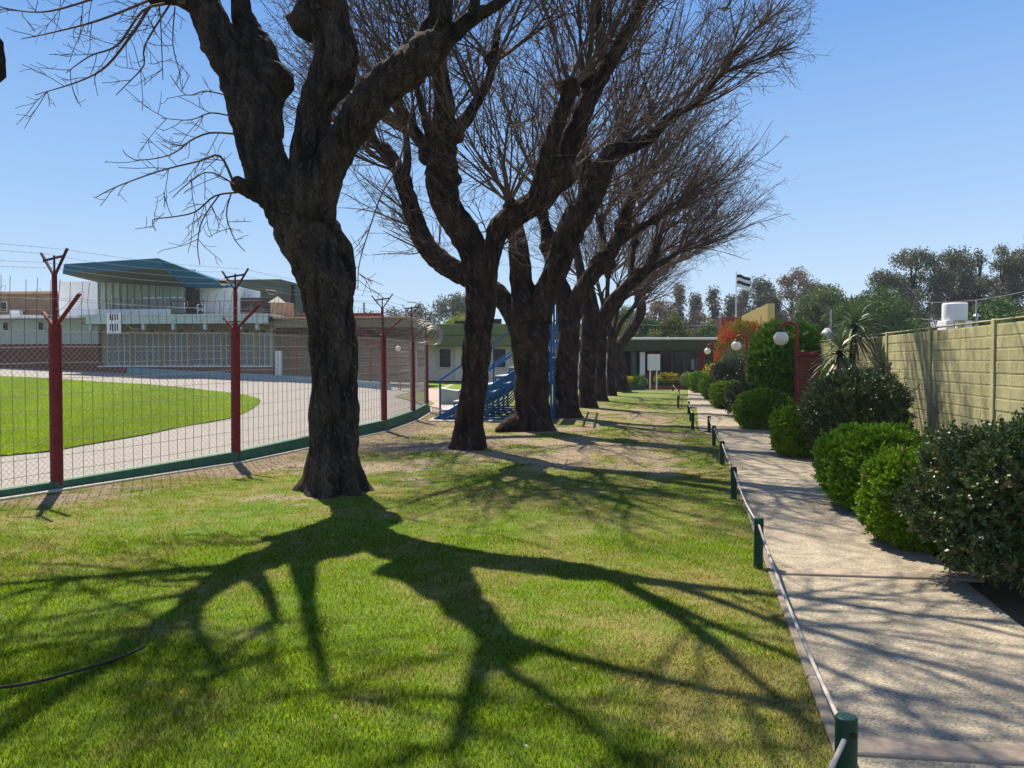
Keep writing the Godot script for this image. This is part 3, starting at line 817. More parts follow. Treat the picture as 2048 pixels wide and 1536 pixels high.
func build_ground() -> void:
	# the earth under everything
	var rows := []
	for d in [-40.0, -10.0, 0.0, 10.0, 20.0, 30.0, 38.0, 46.0, 60.0, 90.0, 140.0, 300.0, 700.0]:
		var row := []
		for x in [-600.0, -200.0, -90.0, -70.0, -50.0, -35.0, -20.0, -10.0, -4.0, 0.0, 10.0, 30.0, 90.0, 300.0, 600.0]:
			row.append(Vector2(x, d))
		rows.append(row)
	setting("ground", "bare earth under the whole place", sheet(rows, -0.06), M.ground)
	rows = between(kerb_x, path_left, 1.0, 18.49, 190, 70)
	rows.append_array(between(kerb_x, path_left, 18.51, 28.49, 70, 70))
	rows.append_array(between(kerb_x, path_left, 28.51, 46.0, 90, 70))
	setting("lawn", "worn lawn with bare tan patches under the row of trees", sheet(rows, 0.0, turf), M.lawn)
	setting("track", "pale paved track round the playing field, behind the wire fence", sheet(between(func(_d): return -75.0, func(d): return kerb_x(d) - 0.1, 2.0, 36.0, 34, 40), -0.012), M.track)
	setting("track", "far bend of the pale track before the clubhouse", sheet(between(func(_d): return -75.0, func(_d): return -5.3, 36.0, 62.0, 26, 40), -0.012), M.track)
	# the playing field
	var near := [[-60, 1000], [0, 912], [97, 903], [215, 882], [290, 869], [358, 855], [412, 846], [458, 837], [490, 826], [507, 817], [517, 808], [519, 804]]
	var far := [[-60, 750], [0, 752.6], [100, 757], [179, 763], [250, 767], [304, 770], [370, 776], [430, 783], [475, 788], [501, 793], [514, 798], [519, 802]]
	rows = []
	var back := PackedVector2Array()
	for j in 13:
		rows.append([])
	for i in near.size():
		var a := on_ground(near[i][0], near[i][1])
		var b := on_ground(far[i][0], far[i][1])
		if i == 0:
			a = Vector3(-30, 0, -9.5); b = Vector3(-40, 0, -36)
		rim.append(Vector2(a.x, -a.z))
		back.append(Vector2(b.x, -b.z))
		for j in 13:
			var p := a.lerp(b, j / 12.0)
			if i > 0: p += Vector3(rng.randf_range(-0.05, 0.05), 0, rng.randf_range(-0.05, 0.05))
			rows[j].append(Vector2(p.x, -p.z))
	back.reverse()
	rim.append_array(back)
	setting("playing_field", "bright green clipped playing field behind the wire fence", sheet(rows, 0.02, mown), M.field, "structure")
	# garden path, its pale margin and concrete strips
	var path := setting("path", "pebbled concrete garden path beside the roped posts", sheet(between(path_left, path_right, 1.0, 46.5, 120, 8), 0.018), M.path)
	for d in [3.32, 6.12]:
		var mb := MB.new()
		var a := Vector3(path_left(d) + 0.06, 0.02, -d - 0.02)
		var b := Vector3(path_right(d) + 0.1, 0.02, -d + 0.16)
		mb.bar(a, b, 0.16, 0.028, 0.006)
		part(path, "concrete_strip", mb.done(), M.strip)
	for i in 12:
		var mb := MB.new()
		var d := 1.2 + i * 1.45
		mb.bar(Vector3(path_left(d) + 0.03, 0.008, -d), Vector3(path_left(d + 1.43) + 0.03, 0.008, -d - 1.43), 0.08, 0.026, 0.008)
		part(path, "edging", mb.done(), M.edge)
	setting("planting_bed", "dark soil of the shrub bed between path and block wall", sheet(between(path_right, wall_x, 1.0, 24.0, 40, 6), -0.01), M.soil)
	setting("planting_bed", "soil beyond the end of the block wall", sheet(between(path_right, func(d): return path_right(d) + 7.0, 24.0, 46.0, 10, 4), -0.012), M.soil)
	setting("paving", "pinkish paving before the flat-roofed building", sheet(between(func(_d): return -9.0, func(d): return 22.0, 46.0, 62.0, 8, 10), -0.014), M.pink)
	rows = [[Vector2(-2.68, 25.8), Vector2(-2.2, 25.2)], [Vector2(-2.95, 28.5), Vector2(-1.6, 28.0)], [Vector2(-3.0, 31), Vector2(-1.3, 31)], [Vector2(-4.0, 36), Vector2(-1.5, 36)], [Vector2(-5.0, 46), Vector2(-2.5, 46)]]
	setting("footpath", "pinkish footpath from the bleachers to the far building", sheet(rows, 0.012), M.pink)
	var mb := MB.new()
	mb.box(Vector3(-2.3, -0.1, -22.9), Vector3(0.7, 0.03, -21.7), 0.01)
	setting("concrete_apron", "thin concrete apron at the foot of the blue bleachers", mb.done(), M.footing)
	setting("far_lawn", "sunny strip of lawn before the cream walls", sheet(between(func(d): return -6.0 + (d - 50) * 0.0, func(_d): return 5.0, 47.0, 59.0, 8, 6), 0.01), M.field)

var rim := PackedVector2Array()

func in_field(x: float, d: float) -> bool:
	return Geometry2D.is_point_in_polygon(Vector2(x, d), rim)

# stripes left by the mower, and thin places
func mown(x: float, d: float) -> Color:
	var s := 0.94 + 0.06 * signf(sin((x * 0.9 + d * 0.35) * 1.1)) + 0.14 * patch.get_noise_2d(x * 0.5, d * 0.5)
	return Color(s * (1.0 + 0.12 * patch.get_noise_2d(x * 1.2 + 60, d)), s, s)

func tuft_mesh(n: int, reach: float, h: float, w: float) -> ArrayMesh:
	var mb := MB.new()
	for i in n:
		var a := rng.randf() * TAU
		var p := Vector3(cos(a), 0, sin(a)) * reach * sqrt(rng.randf())
		var hh := h * rng.randf_range(0.55, 1.15)
		var lean := Vector3(rng.randf_range(-1, 1), 0, rng.randf_range(-1, 1)) * hh * 0.75
		var side := Vector3(cos(a * 3.0), 0, sin(a * 3.0)) * w
		var n2 := Vector3(rng.randf_range(-0.4, 0.4), 1, rng.randf_range(-0.4, 0.4)).normalized()
		var m := p + Vector3(0, hh * 0.6, 0) + lean * 0.35
		var j := mb.vert(p - side, n2)
		mb.vert(p + side, n2); mb.vert(m + side * 0.8, n2); mb.vert(m - side * 0.8, n2); mb.vert(p + lean + Vector3(0, hh, 0), n2)
		mb.ix.append_array([j, j + 2, j + 1, j, j + 3, j + 2, j + 3, j + 4, j + 2])
	return mb.done()

func build_grass() -> void:
	rng.seed = 99
	var meshes := [tuft_mesh(20, 0.05, 0.019, 0.0012), tuft_mesh(18, 0.10, 0.026, 0.0026)]
	var bands := [[2.2, 4.6, 1500, 0], [4.6, 7.5, 900, 0], [7.5, 12.0, 420, 0], [12.0, 20.0, 110, 1], [20.0, 34.0, 35, 1]]
	var places := [[], []]
	var tints := [[], []]
	for b in bands:
		var d0: float = b[0]
		var d1: float = b[1]
		var area := (d1 - d0) * (path_left(d1) + 9.0)
		for i in int(area * b[2]):
			var d := rng.randf_range(d0, d1)
			var x0 := maxf(kerb_x(d) + 0.15, -0.68 * d)
			var x := rng.randf_range(-9.0, path_left(d1))
			if x < x0 or x > path_left(d) + 0.02 + 0.07 * rng.randf() * rng.randf(): continue
			var bare := bare_at(x, d)
			if rng.randf() < smoothstep(0.35, 0.95, bare) * 0.86: continue
			var dry := maxf(dry_at(x, d), bare * 0.9)
			var g := rng.randf()
			var c := Color(0.125, 0.235, 0.006).lerp(Color(0.225, 0.325, 0.012), g)
			if rng.randf() < dry * 0.85 + 0.04: c = Color(0.36, 0.30, 0.11).lerp(Color(0.20, 0.21, 0.035), rng.randf())
			var s := rng.randf_range(0.7, 1.25) * (1.0 - 0.35 * bare)
			var t := Basis(Vector3.UP, rng.randf() * TAU).scaled(Vector3(s, s * rng.randf_range(0.6, 1.25) * (0.75 if dry > 0.6 else 1.0), s))
			places[b[3]].append(Transform3D(t, Vector3(x, 0.0, -d)))
			tints[b[3]].append(c)
	for k in 2:
		var o := scatter(self, numbered("grass"), meshes[k], M.blade, places[k], tints[k])
		tag(o, ["short mown grass blades on the near lawn", "sparser grass blades further along the lawn"][k], "", "", "stuff")
	# the field's own turf
	var pf := []
	var tf := []
	for i in 75000:
		var d := rng.randf_range(9.5, 41.0)
		var x := rng.randf_range(-0.70 * d, -8.0)
		if not in_field(x, d): continue
		var s := rng.randf_range(0.9, 1.5)
		pf.append(Transform3D(Basis(Vector3.UP, rng.randf() * TAU).scaled(Vector3(s, s * 0.7, s)), Vector3(x, lie(x, d) + 0.018, -d)))
		tf.append(Color(0.29, 0.48, 0.006).lerp(Color(0.42, 0.58, 0.010), rng.randf()) * mown(x, d))
	tag(scatter(self, numbered("grass"), meshes[1], M.blade, pf, tf), "dense bright grass of the playing field", "", "", "stuff")
	# grit on the bare places
	var grit := MB.new()
	grit.ball(Vector3.ZERO, Vector3(1, 0.6, 0.8), 4, 6)
	var spots := []
	var shades := []
	for i in 60000:
		var d := 6.0 + 20.0 * pow(rng.randf(), 1.6)
		var x := rng.randf_range(-7.0, path_left(d))
		if x < kerb_x(d) + 0.15 or bare_at(x, d) < 0.45: continue
		var s := 0.003 + 0.010 * pow(rng.randf(), 3.0)
		spots.append(Transform3D(Basis(any_dir(), rng.randf() * TAU).scaled(Vector3(s, s, s)), Vector3(x, s * 0.3, -d)))
		shades.append(Color(0.34, 0.26, 0.17).lerp(Color(0.17, 0.12, 0.07), rng.randf()))
	tag(scatter(self, "soil_grit", grit.done(), M.feather, spots, shades), "crumbs of dry soil on the bare patches", "", "", "stuff")
	# a few fallen scraps and a black cable
	var mb := MB.new()
	var pts := []
	for q in [[-60, 1396], [0, 1389], [60, 1380], [130, 1362], [200, 1342], [255, 1322], [289, 1305]]:
		pts.append(on_ground(q[0], q[1]) + Vector3(0, 0.035, 0))
	var sp := spline(pts, [0.008, 0.008, 0.008, 0.008, 0.008, 0.008, 0.008], 0.05)
	mb.tube(sp[0], sp[1], 8)
	single("cable", "black cable lying curved on the near lawn", "cable", mb.done(), M.rubber)
	mb = MB.new(); mb.tinted = true
	for i in 150:
		var d := rng.randf_range(3.0, 16.0)
		var x := rng.randf_range(-0.5 * d, path_left(d) + 0.5)
		if x < kerb_x(d) + 0.3: continue
		var a := rng.randf() * TAU
		var r := rng.randf_range(0.008, 0.019)
		var dir := Vector3(cos(a), 0.2, sin(a)) * r
		mb.col = [Color(0.3, 0.2, 0.1), Color(0.24, 0.17, 0.09), Color(0.2, 0.13, 0.07), Color(0.28, 0.21, 0.12), Color(0.4, 0.37, 0.32)][i % 5]
		mb.leaf(Vector3(x, 0.034, -d) - dir, Vector3(x, 0.036, -d) + dir, Vector3(-dir.z, 0.004, dir.x) * 0.4, Vector3(0, 0.006, 0))
	setting("fallen_leaves", "dry leaf scraps lying about the lawn", mb.done(), M.feather, "stuff")

# ---------------------------------------------------------------- roped posts by the path
func build_posts() -> void:
	rng.seed = 5
	var spots := [[1702, 2.70, 0.42], [1520, 6.32, 0.405], [1470, 9.5, 0.39], [1446, 12.7, 0.38], [1429, 15.5, 0.40], [1419.5, 18.2, 0.40], [1386, 19.0, 0.42], [1382, 21.8, 0.40], [1378, 24.8, 0.40], [1357, 28.0, 0.44], [1358, 34.0, 0.42], [1346, 43.5, 0.40]]
	var names := ["green post with rope cut by the picture's lower edge", "green post standing at the end of the path's concrete strip", "third green post, shaded at its foot by a limb's shadow", "fourth green post along the path edge", "fifth green post along the path edge", "green post at the corner where the path steps back", "green post set back at the start of the second rope run", "second green post of the set-back run", "third green post of the set-back run", "green post at the path's last step", "slim far post after the path's last step", "last short post before the building's flower bed"]
	var proto := Node3D.new()
	var tops := []
	for i in spots.size():
		var s: Array = spots[i]
		var p := at(s[0], 722, s[1])
		p.y = 0.0
		var o: Node3D
		if i == 0:
			o = thing("rope_post", names[i], "post", p, 0.0, "green rope posts along the path")
			var mb := MB.new()
			mb.lathe(Transform3D(), [Vector2(-0.05, 0.037), Vector2(0.43, 0.037), Vector2(0.436, 0.034), Vector2(0.438, 0.028), Vector2(0.438, 0.0)], 24)
			part(o, "shaft", mb.done(), M.postgreen)
			mb = MB.new()
			mb.rod(Vector3(-0.01, 0.385, -0.0385), Vector3(0.01, 0.385, 0.0385), 0.012, 10)
			part(o, "rope_hole", mb.done(), M.black)
			proto = o
		else:
			o = proto.duplicate()
			o.name = numbered("rope_post")
			add_child(o)
			o.position = p
			o.rotation.y = rng.randf() * 0.4
			o.scale.y = s[2] / 0.438
			o.set_meta("label", names[i])
		o.rotation.z = rng.randf_range(-0.02, 0.02)
		tops.append(p + Vector3(0, s[2] * 0.88, 0))
	var ropes := [[-1, 0], [0, 1], [1, 2], [2, 3], [3, 4], [4, 5], [6, 7], [7, 8], [9, 10], [10, 11]]
	for k in ropes.size():
		var b: Vector3 = tops[ropes[k][1]]
		var a: Vector3 = tops[ropes[k][0]] if k else b + Vector3(-2.0, -0.05, 3.0)
		var pts := PackedVector3Array()
		var rs := PackedFloat32Array()
		for j in 15:
			var t := j / 14.0
			pts.append(a.lerp(b, t) - Vector3(0, 0.16 * t * (1 - t) * (1.0 + 0.3 * (k % 3)), 0))
			rs.append(0.0085)
		var mb := MB.new()
		mb.tube(pts, rs, 8)
		var words := ["slack white rope running out under the picture's lower edge from the nearly hidden post", "long white rope between the first and second green posts", "white rope between the second and third green posts", "white rope between the third and fourth green posts", "white rope between the fourth and fifth green posts", "white rope reaching the corner post where the path steps", "short rope of the set-back run of posts", "far rope of the set-back run of posts", "rope between the path's last-step post and the slim far post", "rope ending at the flower bed's short post"]
		single("rope", words[k], "rope", mb.done(), M.rope, Vector3.ZERO, "white ropes between the green posts")

# ---------------------------------------------------------------- wire fence
func build_fence() -> void:
	rng.seed = 8
	var ds := [4.6, 7.46, 10.23, 13.0, 15.9, 18.86, 22.2, 25.6, 29.0]
	var tops := [0.06, 0.08, 0.11, 0.18, 0.22, 0.26, 0.28, 0.29, 0.29, 0.29, 0.29]
	var P := []
	for i in ds.size(): P.append(Vector3(kerb_x(ds[i]), tops[i], -ds[i]))
	var F: Node3D = thing("wire_fence", "tall wire mesh fence on red posts with barbed and razor wire, round the track", "fence", Vector3.ZERO)
	# low green wall it stands on
	var W: Node3D = thing("low_wall", "low green painted concrete wall under the wire fence", "wall", Vector3.ZERO)
	for i in P.size() - 1:
		var a: Vector3 = P[i]
		var b: Vector3 = P[i + 1]
		var side := (b - a).cross(Vector3.UP).normalized()
		var mb := MB.new()
		var h := Vector3(side.x, 0, side.z) * 0.07
		var a0 := Vector3(a.x, -0.1, a.z)
		var b0 := Vector3(b.x, -0.1, b.z)
		mb.quad(a0 + h, b0 + h, b + h, a + h)
		mb.quad(b0 - h, a0 - h, a - h, b - h)
		mb.quad(a + h, b + h, b - h, a - h)
		if i == P.size() - 2: mb.quad(b0 + h, b0 - h, b - h, b + h)
		part(W, "wall_section", mb.done(), M.kerb)
		mb = MB.new()
		mb.bar(a0 + h * 1.9 + Vector3(0, 0.1, 0), b0 + h * 1.9 + Vector3(0, 0.1, 0), 0.11, 0.05, 0.008)
		part(W, "footing", mb.done(), M.footing)
	# one post with its outriggers, then its copies
	var post := Node3D.new()
	post.name = "post"
	F.add_child(post, true)
	var mb := MB.new()
	mb.lathe(Transform3D(), [Vector2(-0.05, 0.074), Vector2(2.0, 0.074), Vector2(2.01, 0.068), Vector2(2.01, 0.0)], 20)
	part(post, "shaft", mb.done(), M.redpaint)
	mb = MB.new()
	mb.rod(Vector3(0, 2.0, 0), Vector3(0.0, 2.66, 0), 0.032, 12)
	part(post, "extension", mb.done(), M.redpaint)
	for k in 2:
		mb = MB.new()
		var sx := -1.0 if k == 0 else 1.0
		mb.bar(Vector3(0.02 * sx, 2.64, 0), Vector3(0.26 * sx, 2.93 + 0.03 * k, 0), 0.035, 0.02, 0.003)
		part(post, "top_arm", mb.done(), M.darksteel)
		mb = MB.new()
		mb.bar(Vector3(0.04 * sx, 2.0, 0), Vector3((0.24 if k == 0 else 0.48) * sx, 2.17 if k == 0 else 2.38, 0), 0.05, 0.028, 0.004)
		part(post, "lower_arm", mb.done(), M.redpaint)
	mb = MB.new()
	mb.bar(Vector3(-0.19, 2.82, 0.022), Vector3(0.19, 2.86, 0.022), 0.008, 0.03, 0.0)
	mb.bar(Vector3(-0.10, 2.10, 0.028), Vector3(0.12, 2.11, 0.028), 0.008, 0.02, 0.0)
	mb.rod(Vector3(0, 2.66, 0), Vector3(0, 2.88, 0), 0.014, 8)
	part(post, "tie_bar", mb.done(), M.darksteel)
	mb = MB.new()
	for y in [0.5, 1.1, 1.88]: mb.rod(Vector3(0.05, y, 0.03), Vector3(0.098, y, 0.045), 0.009, 6)
	part(post, "bolt", mb.done(), M.rubber)
	for i in P.size():
		var o := post if i == 0 else post.duplicate() as Node3D
		if i: 
			o.name = "post_%03d" % i
			F.add_child(o, true)
		o.position = P[i]
		# the outriggers stand across the run of the fence
		var a: Vector3 = P[maxi(i - 1, 0)]
		var b: Vector3 = P[mini(i + 1, P.size() - 1)]
		var run := (b - a).normalized()
		o.rotation.y = atan2(run.x, run.z) + PI
		o.rotation.z = rng.randf_range(-0.012, 0.018)
	for i in P.size() - 1:
		var a: Vector3 = P[i]
		var b: Vector3 = P[i + 1]
		var run := b - a
		var L := Vector2(run.x, run.z).length()
		var ux := Vector3(run.x, 0, run.z) / L
		var out := ux.cross(Vector3.UP)
		var slope := run.y / L
		var lodf := 1.0 if i < 6 else 1.6
		var pt := func(u: float, h: float, o := 0.0) -> Vector3: return a + ux * u + Vector3(0, slope * u + h, 0) + out * o
		# woven diamonds up to the post tops
		mb = MB.new()
		var H := 1.92
		var s := 0.075 * lodf
		var n := int((L + H) / s)
		var r := 0.0019
		for k in n + 1:
			var c := k * s
			var u0 := maxf(0.0, c - H)
			var u1 := minf(L, c)
			if u1 - u0 < 0.03: continue
			mb.rod(pt.call(u0, c - u0 + 0.02, 0.004), pt.call(u1, c - u1 + 0.02, 0.004), r, 3, false)
			mb.rod(pt.call(L - u0, c - u0 + 0.02, -0.004), pt.call(L - u1, c - u1 + 0.02, -0.004), r, 3, false)
		var cl := part(F, "chain_link", mb.done(), M.zinc)
		cl.set_meta("kind", "stuff")
		# welded wire grid, its upper ends bent outwards
		mb = MB.new()
		var m := int(L / 0.15)
		for k in m:
			var u := (k + 0.5) * L / m
			var j := rng.randf_range(-0.03, 0.03)
			var bend := rng.randf_range(0.02, 0.09) if i >= 2 else rng.randf_range(-0.01, 0.03)
			mb.tube(PackedVector3Array([pt.call(u, 0.02, -0.02), pt.call(u + j * 0.3, 1.95, -0.02), pt.call(u + j - bend * 0.6, 2.3, 0.0), pt.call(u + j - bend, 2.56 + rng.randf_range(-0.02, 0.03), 0.01 + bend)]), PackedFloat32Array([0.0042, 0.0042, 0.0042, 0.0042]), 3, false)
		for k in 12:
			var h := 0.12 + k * 0.2
			var sag := rng.randf_range(0.0, 0.03)
			mb.tube(PackedVector3Array([pt.call(0, h, -0.024), pt.call(L * 0.33, h - sag, -0.024), pt.call(L * 0.66, h - sag, -0.02), pt.call(L, h, -0.024)]), PackedFloat32Array([0.004, 0.004, 0.004, 0.004]), 3, false)
		var g := part(F, "wire_grid", mb.done(), M.wire)
		g.set_meta("kind", "stuff")
		# barbed wires on the outriggers
		for w in [[2.92, -0.2], [2.95, 0.2], [2.8, -0.14], [2.72, 0.06], [2.2, 0.3], [2.32, 0.4]]:
			mb = MB.new()
			var pts := PackedVector3Array()
			var rs := PackedFloat32Array()
			var sag := rng.randf_range(0.02, 0.07)
			for k in 9:
				var t := k / 8.0
				pts.append(pt.call(L * t, w[0] - sag * 4 * t * (1 - t), w[1]))
				rs.append(0.0028)
			mb.tube(pts, rs, 3, false)
			for k in int(L / 0.13):
				var q: Vector3 = pt.call((k + 0.5) * 0.13, 0, 0)
				var t := (k + 0.5) * 0.13 / L
				q = pt.call(L * t, w[0] - sag * 4 * t * (1 - t), w[1])
				var dv := any_dir() * 0.016
				mb.rod(q - dv, q + dv, 0.0016, 3, false)
			part(F, "barbed_wire", mb.done(), M.wire)
		# a slack razor coil over the mesh
		mb = MB.new()
		var pts := PackedVector3Array()
		var rs := PackedFloat32Array()
		var loops := L / 0.42 if i < 5 else L / 0.2
		var rad := 0.21 if i < 5 else 0.3
		for k in int(loops * 14):
			var t := k / 14.0 / loops
			var w := TAU * k / 14.0
			var rr := rad * (1.0 + 0.15 * sin(w * 0.37 + i))
			pts.append(pt.call(L * t + 0.12 * sin(w), 2.2 + rr * sin(w) + 0.02 * sin(w * 0.21), 0.22 + rr * cos(w)))
			rs.append(0.0026)
		mb.tube(pts, rs, 3, false)
		part(F, "razor_coil", mb.done(), M.zinc if i > 5 else M.wire)

# ---------------------------------------------------------------- shrubs
func sprig_mesh(n: int, length: float, leaf: float, wide: float, spread: float) -> ArrayMesh:
	var mb := MB.new()
	for i in n:
		var t := float(i) / n
		var a := i * 2.4 + rng.randf() * 0.6
		var p := Vector3(0, length * t, 0) + Vector3(cos(a), 0, sin(a)) * 0.1 * leaf
		var dir := (Vector3(cos(a), 0, sin(a)) * spread + Vector3(0, 1.0 + t * 0.7, 0)).normalized()
		var l := leaf * rng.randf_range(0.75, 1.15)
		var side := dir.cross(Vector3(cos(a + 0.5), 0.3, sin(a + 0.5))).normalized() * l * wide
		mb.leaf(p, p + dir * l, side, Vector3(0, -0.06 * l, 0))
	return mb.done()

# a rounded shrub: sprigs through the outer part of a lumpy shell
func shrub(called: String, label: String, group: String, foot: Vector3, size: Vector3, kind: String, count: int, square := 0.6, stems := 5) -> Node3D:
	var o := thing(called, label, "shrub", foot, 0.0, group)
	var c0: Color
	var c1: Color
	var mesh: ArrayMesh
	var m: Material = M.leafbox
	match kind:
		"box":
			c0 = Color(0.065, 0.145, 0.006); c1 = Color(0.20, 0.34, 0.014); mesh = M.sprig_box
		"box_far":
			c0 = Color(0.065, 0.145, 0.006); c1 = Color(0.20, 0.34, 0.014); mesh = M.sprig_boxfar
		"gloss":
			c0 = Color(0.038, 0.065, 0.016); c1 = Color(0.11, 0.15, 0.04); mesh = M.sprig_gloss; m = M.leafgloss
		"gloss_far":
			c0 = Color(0.03, 0.045, 0.018); c1 = Color(0.085, 0.10, 0.045); mesh = M.sprig_glossfar; m = M.leafgloss
		"bright":
			c0 = Color(0.06, 0.14, 0.012); c1 = Color(0.11, 0.235, 0.02); mesh = M.sprig_bright
		"bougainvillea":
			c0 = Color(0.13, 0.17, 0.02); c1 = Color(0.36, 0.24, 0.02); mesh = M.sprig_glossfar
		"grey":
			c0 = Color(0.10, 0.13, 0.08); c1 = Color(0.17, 0.20, 0.12); mesh = M.sprig_glossfar
		"yellow":
			c0 = Color(0.07, 0.15, 0.01); c1 = Color(0.12, 0.2, 0.02); mesh = M.sprig_boxfar; m = M.flower
		"pale":
			c0 = Color(0.18, 0.26, 0.08); c1 = Color(0.3, 0.4, 0.15); mesh = M.sprig_boxfar
		_:
			c0 = Color(0.05, 0.09, 0.02); c1 = Color(0.1, 0.15, 0.03); mesh = M.sprig_bright
	var places := []
	var tints := []
	var off := rng.randf() * 50.0
	var h := size / 2.0
	for i in count:
		var n := any_dir()
		var q := Vector3(signf(n.x) * pow(absf(n.x), square), signf(n.y) * pow(absf(n.y), square), signf(n.z) * pow(absf(n.z), square))
		q /= maxf(0.6, pow(pow(absf(q.x), 2.5) + pow(absf(q.y), 2.5) + pow(absf(q.z), 2.5), 1.0 / 2.5))
		var b := lump.get_noise_3d(n.x * 1.5 + off, n.y * 1.5, n.z * 1.5) * 0.10 + lump.get_noise_3d(n.x * 5.0 + off, n.y * 5.0, n.z * 5.0) * 0.10
		if kind.begins_with("gloss"): b *= 1.4
		var deep := 1.0 - pow(rng.randf(), 2.0) * 0.38
		var p := q * h * (0.93 + b) * deep
		if rng.randf() < 0.015: p *= rng.randf_range(1.05, 1.16)
		p.y += h.y
		if p.y < 0.03: continue
		var up := (n + Vector3.UP * 0.35 + any_dir() * 0.85).normalized()
		var side := up.cross(any_dir()).normalized()
		var s := rng.randf_range(0.75, 1.25)
		places.append(Transform3D(Basis(side, up, side.cross(up)).scaled_local(Vector3(s, s, s)), p))
		var c := c0.lerp(c1, clampf(rng.randf() * 0.8 + 0.1 + 0.45 * lump.get_noise_3dv((p + foot) * 5.0), 0, 1))
		if kind == "bougainvillea":
			var red := patch.get_noise_3dv((p + foot) * 1.1) + 0.35 * rng.randf_range(-1, 1) - 0.25 * p.x / h.x
			if red > 0.34: c = Color(0.5, 0.05, 0.06).lerp(Color(0.6, 0.13, 0.05), rng.randf())
		if kind == "yellow" and p.y > size.y * 0.4 and rng.randf() < 0.6: c = Color(0.65, 0.48, 0.02)
		if kind == "gloss" and rng.randf() < 0.04: c = Color(0.14, 0.11, 0.05)
		if rng.randf() < 0.02: c = Color(0.22, 0.16, 0.06)
		tints.append(c)
	scatter(o, "foliage", mesh, m, places, tints)
	for i in stems:
		var mb := MB.new()
		var a := TAU * i / stems + rng.randf()
		var top := Vector3(cos(a) * h.x * 0.6, size.y * rng.randf_range(0.45, 0.7), sin(a) * h.z * 0.6)
		var foot2 := Vector3(cos(a) * h.x * 0.12, -0.05, sin(a) * h.z * 0.12)
		mb.tube(PackedVector3Array([foot2, foot2.lerp(top, 0.35) + Vector3(0, 0.05, 0), foot2.lerp(top, 0.7) + any_dir() * 0.04, top]), PackedFloat32Array([0.016, 0.013, 0.01, 0.005]), 6)
		part(o, "stem", mb.done(), M.stem)
	return o

func spiky_plant(label: String, foot: Vector3, trunk_h: float, reach: float, leaves: int, lean: Vector3) -> void:
	var o := thing("yucca", label, "plant", foot, 0.0, "spiky plants by the block wall")
	var mb := MB.new()
	mb.tinted = true; mb.mapped = true
	bark_tube(mb, [Vector3(0, -0.1, 0), lean * 0.3 + Vector3(0, trunk_h * 0.4, 0), lean + Vector3(0, trunk_h, 0)], [0.075, 0.06, 0.07], 14, 0.08, 0.3, 0.8)
	part(o, "trunk", mb.done(), M.bark)
	var top := lean + Vector3(0, trunk_h, 0)
	for i in leaves:
		mb = MB.new()
		mb.tinted = true
		var u := float(i) / leaves
		var a := i * 2.39996
		var e := lerpf(1.35, -0.75, pow(u, 0.8)) + rng.randf_range(-0.12, 0.12)
		var l := reach * rng.randf_range(0.8, 1.1) * (0.85 + 0.15 * sin(u * PI))
		var dir := Vector3(cos(a) * cos(e), sin(e), sin(a) * cos(e))
		var side := dir.cross(Vector3.UP).normalized()
		if side.length() < 0.1: side = Vector3.RIGHT
		var q := top + dir * 0.04 + Vector3(0, 0.12 - 0.3 * u, 0)
		var w := 0.03
		mb.col = Color(0.09, 0.15, 0.06).lerp(Color(0.18, 0.22, 0.12), rng.randf()) if u < 0.75 else Color(0.25, 0.2, 0.12)
		var nn := side.cross(dir)
		var last := -1
		for k in 5:
			var t := k / 4.0
			var c := q + dir * l * t - Vector3(0, 0.38 * l * t * t * cos(e), 0)
			var ww: float = w * [0.7, 1.0, 0.9, 0.6, 0.06][k]
			var n := (nn + side * 0.35).normalized()
			var j := mb.vert(c - side * ww, n)
			mb.vert(c - nn * ww * 0.35, nn)
			mb.vert(c + side * ww, (nn - side * 0.35).normalized())
			if last >= 0:
				mb.ix.append_array([last, j, last + 1, last + 1, j, j + 1, last + 1, j + 1, last + 2, last + 2, j + 1, j + 2])
			last = j
		part(o, "leaf", mb.done(), M.leafgloss)

